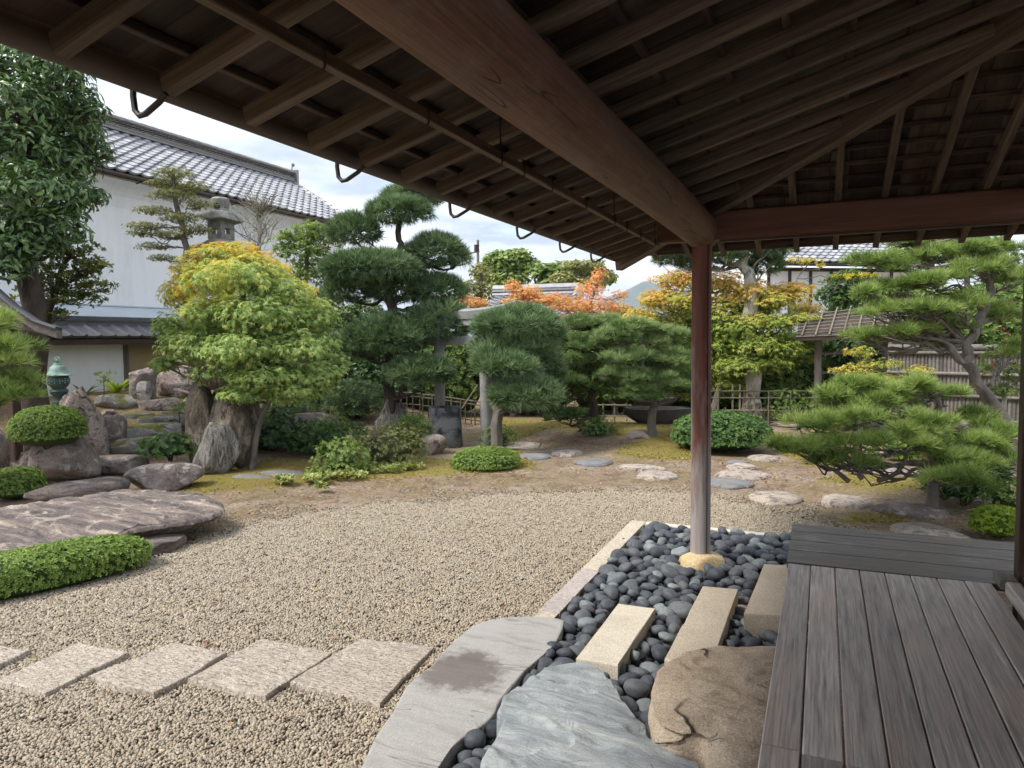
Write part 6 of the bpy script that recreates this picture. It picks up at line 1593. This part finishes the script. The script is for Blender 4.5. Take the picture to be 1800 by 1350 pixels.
for i, (tx, ty, bl_, D, mk, lab, t0) in enumerate(bg_):
    b0 = bl_[0]; tr = [gbase(at(tx, 600, D)), at(tx, max(ty, b0[1] + 20), D), at(b0[0], b0[1], D)]
    kd = 'card_xl' if D > 20 else 'sprig_b'
    make_tree('background_tree', lab, 'tree', tr[0], tr, .10 * D / 20, bl_, D, kd, (300 if D > 20 else 300), (1.6 if D > 28 else .9 if D > 20 else 1.0), M[mk], M['bark_grey'], 60 + i, up=.5, zlow=.7, shell=.6, lump=.4, tint0=t0, twigs=3)
hb = [(540, 700, 596, 742, 16.2, 'dark evergreen hedge closing the garden behind the black pine'), (690, 850, 596, 742, 16.6, 'dark evergreen hedge behind the torii gate'), (840, 1010, 590, 742, 16.8, 'dark evergreen hedge behind the smaller cloud pruned pine'),
      (1000, 1170, 580, 742, 16.8, 'evergreen hedge behind the boat shaped troughs'), (1150, 1330, 590, 742, 16.6, 'evergreen hedge behind the bamboo lattice, left of the gate'), (1310, 1460, 600, 742, 16.4, 'evergreen hedge just left of the roofed gate'),
      (1500, 1700, 560, 745, 15.6, 'tall evergreen hedge behind the bamboo screen'), (1680, 1900, 520, 745, 14.6, 'tall evergreen hedge at the far right behind the bamboo screen')]
for i, (x0, x1, y0, y1, D, lab) in enumerate(hb):
    q = at((x0+x1)/2, y1, D); q[2] = 0; w_ = (x1-x0)*D/F/2; zt_ = EYE - (y0 - 597) * D / F
    clipped('evergreen_hedge', lab, 'hedge', q + [0, 0, zt_*.45], (w_*1.06, .8, zt_*.55), M['broad_mid'] if i % 2 else M['clip_dark'], 'sprig_b', 260, 1.25, 700 + i, pw=3.5, zlow=.85, rotz=YAW, tint0=.42, lump=.14, loose=.12)
# yellow leaved branch and other accents
tr = tw((1385, 600), (1392, 540), (1400, 490), (1420, 466), D=15.6); tr[0] = gbase(tr[0])
make_tree('yellow_tree', 'slim tree with yellow leaves in front of the white house', 'tree', tr[0], tr, .03, [(1400,458,16,5),(1425,462,18,6),(1440,470,12,5),(1500,488,40,4,.6)], 15.6, 'sprig_b', 160, .8, M['yellow'], M['bark_grey'], 90, up=.6, tint0=.6, shell=.8)
tr = tw((1510, 760), (1515, 700), (1520, 660), (1530, 630), D=8.3); tr[0] = gbase(tr[0])
make_tree('dwarf_maple', 'small yellow green maple with pinkish tips before the bamboo screen', 'maple tree', tr[0], tr, .03, [(1510,622,26,16),(1545,642,36,16),(1500,655,32,18),(1470,652,16,8),(1565,668,34,12),(1615,652,28,12),(1530,665,40,16)], 8.3, 'maple_s', 900, 1.0, M['maple_back'], M['bark_grey'], 91, up=.7, tint0=.5, shell=.7, lump=.35)
tr = tw((1770, 760), (1765, 700), (1755, 660), (1770, 620), D=9.6); tr[0] = gbase(tr[0])
cam_t = make_tree('camellia', 'leafy camellia with a few pink flowers at the right edge of the garden', 'shrub', tr[0], tr, .035, [(1760,620,30,22),(1780,660,26,26),(1735,650,22,16),(1765,690,30,18)], 9.6, 'sprig_l', 260, 1.1, M['broad_mid'], M['bark_pale'], 92, up=.5, tint0=.35, shell=.8, lump=.4)
for x_, y_ in ((1762, 578), (1771, 588), (1780, 626), (1748, 640), (1768, 600)):
    q = at(x_, y_, 9.2); V, Fc = ICO[2]; me = mesh_np('flower', V * [.028, .028, .02] * (1 + .3 * fbm(V * 3, 2, 3))[:, None], Fc, M['flower'], True, {'tint': np.full(len(V), .5)}); link('flower', me, cam_t, q - np.array(cam_t.location))

# ================================================================== CLIPPED BUSHES AND LOW PLANTS
cpx('clipped_bush', 'round clipped bush sitting on the purple boulder under the bright pine', 'clipped bush', 25, 148, 712, 790, M['clip'], kind='sprig_s', dens=2300, scale=1.15, seed=1, dep=.85, z=.50, lump=.03)
cpx('clipped_bush', 'smaller round clipped bush at the left edge behind the huge flat rock', 'clipped bush', -14, 76, 820, 884, M['clip'], kind='sprig_s', dens=2300, scale=1.1, seed=2, dep=.85, z=.0, zlow=.7, lump=.03)
pc = G(60, 1045, 0); e1_ = G(222, 1003, .0); e0_ = G(-200, 1095, .0); ang = math.atan2(e1_[1] - e0_[1], e1_[0] - e0_[0]); L_ = np.linalg.norm(e1_ - e0_) / 2
clipped('clipped_hedge', 'low long clipped hedge with bright tips beside the huge flat rock', 'hedge', (e0_ + e1_) / 2 + [0, .20, .10], (L_, .27, .17), M['clip'], 'sprig_s', 2600, 1.3, 3, pw=3.2, zlow=.7, rotz=ang, tint0=.62, lump=.05)
cpx('clipped_bush', 'neat round clipped bush in the moss before the stone basin', 'clipped bush', 791, 917, 787, 829, M['clip'], kind='sprig_s', dens=1900, scale=1.25, seed=4, dep=.9, z=.03, tint0=.6, lump=.03, zlow=.3)
cpx('azalea_bush', 'wide leafy azalea bush behind the reddish post', 'bush', 1182, 1352, 724, 800, M['clip_dark'], kind='sprig', dens=800, scale=1.5, seed=5, dep=.8, z=0.0, tint0=.5, lump=.10, loose=.06)
cpx('clipped_bush', 'bright yellow green clipped bush beyond the end of the deck', 'clipped bush', 1710, 1800, 890, 950, M['lime'], kind='sprig', dens=1400, scale=.95, seed=6, dep=.85, z=.02, tint0=.45, lump=.08)
cpx('clipped_bush', 'yellow green round bush behind the low pine, near the path', 'clipped bush', 1415, 1480, 757, 812, M['lime'], kind='sprig_s', dens=1100, scale=1.3, seed=7, dep=.9, z=.0, tint0=.3, lump=.05)
cpx('clipped_bush', 'yellow green clipped mound at the right behind the low pine', 'clipped bush', 1665, 1800, 752, 800, M['lime'], kind='sprig_s', dens=900, scale=1.4, seed=8, dep=.8, z=.0, tint0=.35, lump=.05)
cpx('shrub', 'grey green round leaved shrub at the top of the stone steps', 'shrub', 252, 318, 652, 702, M['broad_mid'], kind='sprig', dens=500, scale=1.3, seed=9, dep=.8, z=.75, tint0=.28, loose=.25, lump=.15, core=.7)
cpx('shrub', 'low glossy shrub at the foot of the steps beside the stump', 'shrub', 254, 346, 768, 808, M['clip_dark'], kind='sprig_l', dens=330, scale=1.0, seed=10, dep=.7, z=.2, tint0=.45, loose=.25, lump=.15, core=.75)
lowp = [
 (430, 520, 730, 800, 'broad', 'sprig_l', 1.1, 'dark leafy undergrowth shrub right of the stump boulder', .45),
 (470, 560, 700, 770, 'clip_dark', 'sprig_l', 1.0, 'leafy green shrub behind the mossy rock under the maple', .5),
 (520, 640, 748, 805, 'clip_dark', 'sprig', 1.6, 'dark green mounded shrub behind the light green one', .4),
 (545, 620, 738, 800, 'maple_lo', 'maple_s', .7, 'feathery yellow green dwarf maple above the ground cover', .5),
 (560, 640, 780, 842, 'broad_mid', 'sprig', 1.4, 'fresh green small leaved shrub right above the cream ground cover', .62),
 (630, 742, 757, 830, 'olive', 'sprig_s', 1.6, 'brownish olive fine leaved shrub left of the brown rock', .4),
 (700, 752, 740, 800, 'broad_mid', 'lance', .9, 'shrub with lance shaped leaves between the jagged stone and the basin', .3),
 (580, 668, 680, 745, 'broad', 'lance', .9, 'dark fine leaved shrub at the foot of the black pine', .55),
 (850, 905, 752, 790, 'broad_mid', 'sprig', 1.2, 'small shrub in front of the second cloud pruned pine', .3),
 (1022, 1076, 738, 770, 'clip_dark', 'sprig', 1.3, 'small juniper like shrub in the moss by the leaning trunk', .55),
 (1350, 1420, 690, 750, 'broad_mid', 'sprig', 1.4, 'thin leafed shrub against the bamboo lattice', .4),
 (1640, 1740, 800, 895, 'clip_dark', 'lance', .9, 'dark grassy shrub under the low pine', .3),
 (1735, 1800, 845, 905, 'broad_mid', 'sprig_l', 1.0, 'mid green shrub beside the dark corner post', .45),
 (1540, 1640, 770, 815, 'lime', 'sprig', 1.4, 'yellow green ground shrub behind the low pine trunk', .15),
 (1450, 1560, 700, 760, 'broad', 'sprig_l', 1.1, 'dark shrub between the gate and the low pine', .35),
 (1680, 1790, 690, 750, 'lime', 'sprig', 1.5, 'lime leaved shrub in front of the bamboo screen', .2),
 (100, 150, 730, 765, 'broad', 'sprig_l', 1.0, 'dark plant behind the round clipped bush', .3)]
M['maple_lo'] = M['lime']
for i, (x0, x1, y0, y1, mk, kd, sc, lab, t0) in enumerate(lowp):
    cpx('shrub', lab, 'shrub', x0, x1, y0, y1, M[mk], kind=kd, dens=420 if kd in ('sprig_l', 'lance') else 620, scale=sc, seed=120 + i, dep=.7, tint0=t0, loose=.35, lump=.25, core=.62, zlow=.6)
for i, (x_, y_, n, L, mk, lab, kw) in enumerate((
    (205, 692, 26, .42, 'lime', 'clump of strap leaved yellow green plants on the grey rock', dict(strap=True, w=.05)),
    (150, 695, 12, .35, 'broad_mid', 'strap leaved plant just behind the leaning pink stone', dict(strap=True, w=.06)),
    (388, 832, 16, .30, 'broad_mid', 'fern spreading over the moss at the foot of the boulder', dict(w=.05)),
    (430, 800, 12, .30, 'clip_dark', 'fern growing right of the stump boulder', dict(w=.05)),
    (465, 790, 14, .34, 'clip_dark', 'dark fern under the maple trunks', dict(w=.05)),
    (340, 745, 10, .24, 'broad_mid', 'small fern on the left flank of the stump', dict(w=.04)),
    (1755, 870, 14, .26, 'lime', 'bright broad leaved plant beside the dark post', dict(strap=True, w=.07)),
    (1700, 888, 9, .16, 'broad_mid', 'small low plant left of the yellow green bush', dict(strap=True, w=.05)),
    (1660, 880, 40, .30, 'clip_dark', 'tuft of thin dark grass under the low pine', dict(strap=True, w=.010)))):
    p, D = hit(x_, y_); fern('plant', lab, 'plant', p, n, L, M[mk], 200 + i, up=1.0, **kw)
# young leafy plant by the stump
for j, (x0_, y0_, y1_, lab) in enumerate(((316, 762, 718, 'young plant with a leafy head in front of the stump by the steps'), (183, 695, 662, 'thin stemmed plant with drooping leaves before the white wall'), (240, 672, 636, 'sparse leafy twig beside the grey wall post'))):
    p, D = hit(x0_, y0_); top_ = p + [0, 0, (y0_ - y1_) * D / F * 1.0]; r_ = thing('young_plant', lab, 'plant', p); m = MB(); m.tube([p, (p + top_) / 2 + [.01, 0, 0], top_], [.009, .007, .004], 6); part('stem', m, M['bark'], r_, True)
    rs = RS(300 + j); n = 26; P = top_ + rs.randn(n, 3) * [.07, .07, .05]; leaves('foliage', P, rs.randn(n, 3) * .5 + [0, 0, .8], rs.rand(n) * .5 + .3, 'sprig_l', 1.0, M['broad_mid'], r_, 300 + j)
# cream ground cover
rs = RS(55); PP = []
for px, py, rx, n in ((590, 838, 60, 320), (660, 826, 70, 320), (555, 848, 26, 120), (500, 850, 22, 90), (710, 824, 40, 160), (565, 862, 12, 40)):
    c0 = G(px, py, .03); rr = rx * 9.3 / F
    a = rs.rand(n) * 6.28; r = rr * rs.rand(n) ** .5; PP.append(np.c_[c0[0] + np.cos(a) * r, c0[1] + np.sin(a) * r * .55, .05 + .06 * rs.rand(n)])
P = np.concatenate(PP); P[:, 2] += terr(P[:, 0], P[:, 1])
leaves('ground_cover', P, rs.randn(len(P), 3) * .35 + [0, 0, 1], rs.rand(len(P)), 'sprig', 1.5, M['variegated'], None, 55, origin=(P[:, 0].mean(), P[:, 1].mean(), 0))
o_ = bpy.data.objects['ground_cover']; o_['label'] = 'cream and green leaved creeping ground cover along the moss edge'; o_['category'] = 'ground cover'
# moss sprigs and litter give the ground its relief
rs = RS(56)
cm_ = np.c_[rs.uniform(-12, 5, 300000), rs.uniform(5.0, 13.5, 300000)]; w = np.zeros(len(cm_))
for p in MOSS: w = np.maximum(w, np.clip(.5 - poly_sd(cm_, p) / .5, 0, 1))
w = w * (1 + .8 * fbm(np.c_[cm_ * 2.2, np.zeros(len(cm_))], 3, 4)); cm_ = cm_[(w > .55) & (rs.rand(len(cm_)) < .9)][:90000]
P = np.c_[cm_, terr(cm_[:, 0], cm_[:, 1]) + .022 + .012 * fbm(np.c_[cm_ * 1.6, np.zeros(len(cm_))], 3, 3)]
leaves('moss', P, rs.randn(len(P), 3) * .5 + [0, 0, 1], .45 + .2 * rs.randn(len(P)) + .5 * fbm(P * [2.2, 2.2, 0], 3, 12), 'card', .62, M['mossy'], None, 56, origin=(0, 8, 0))
o_ = bpy.data.objects['moss']; o_['label'] = 'yellow green moss carpet between the garden stones'; o_['category'] = 'moss'
nl = 9000; c_ = np.c_[rs.uniform(-11, 4, nl * 6), rs.uniform(5.3, 14, nl * 6)]; sg = poly_sd(c_, GRAVEL); c_ = c_[(sg > .05) | ((sg > -.5) & (rs.rand(len(sg)) < .12))]; wn_ = fbm(np.c_[c_ * 1.1, np.zeros(len(c_))], 3, 14); c_ = c_[wn_ + rs.rand(len(c_)) * .6 > .25][:nl]
c_ = np.r_[c_, np.c_[rs.uniform(-6, 0, 260), rs.uniform(2.2, 7.5, 260)]]
P = np.c_[c_, terr(c_[:, 0], c_[:, 1]) + .03]
lt = leafm('dry_leaf_litter', [(.10, .05, .03), (.22, .12, .06), (.32, .2, .1), (.38, .30, .18)], .05)
leaves('leaf_litter', P, rs.randn(len(P), 3) * .25 + [0, 0, 1], rs.rand(len(P)), 'card', .8, lt, None, 57, origin=(0, 8, 0))
o_ = bpy.data.objects['leaf_litter']; o_['label'] = 'scattered dry brown leaves on the garden soil'; o_['category'] = 'leaf litter'
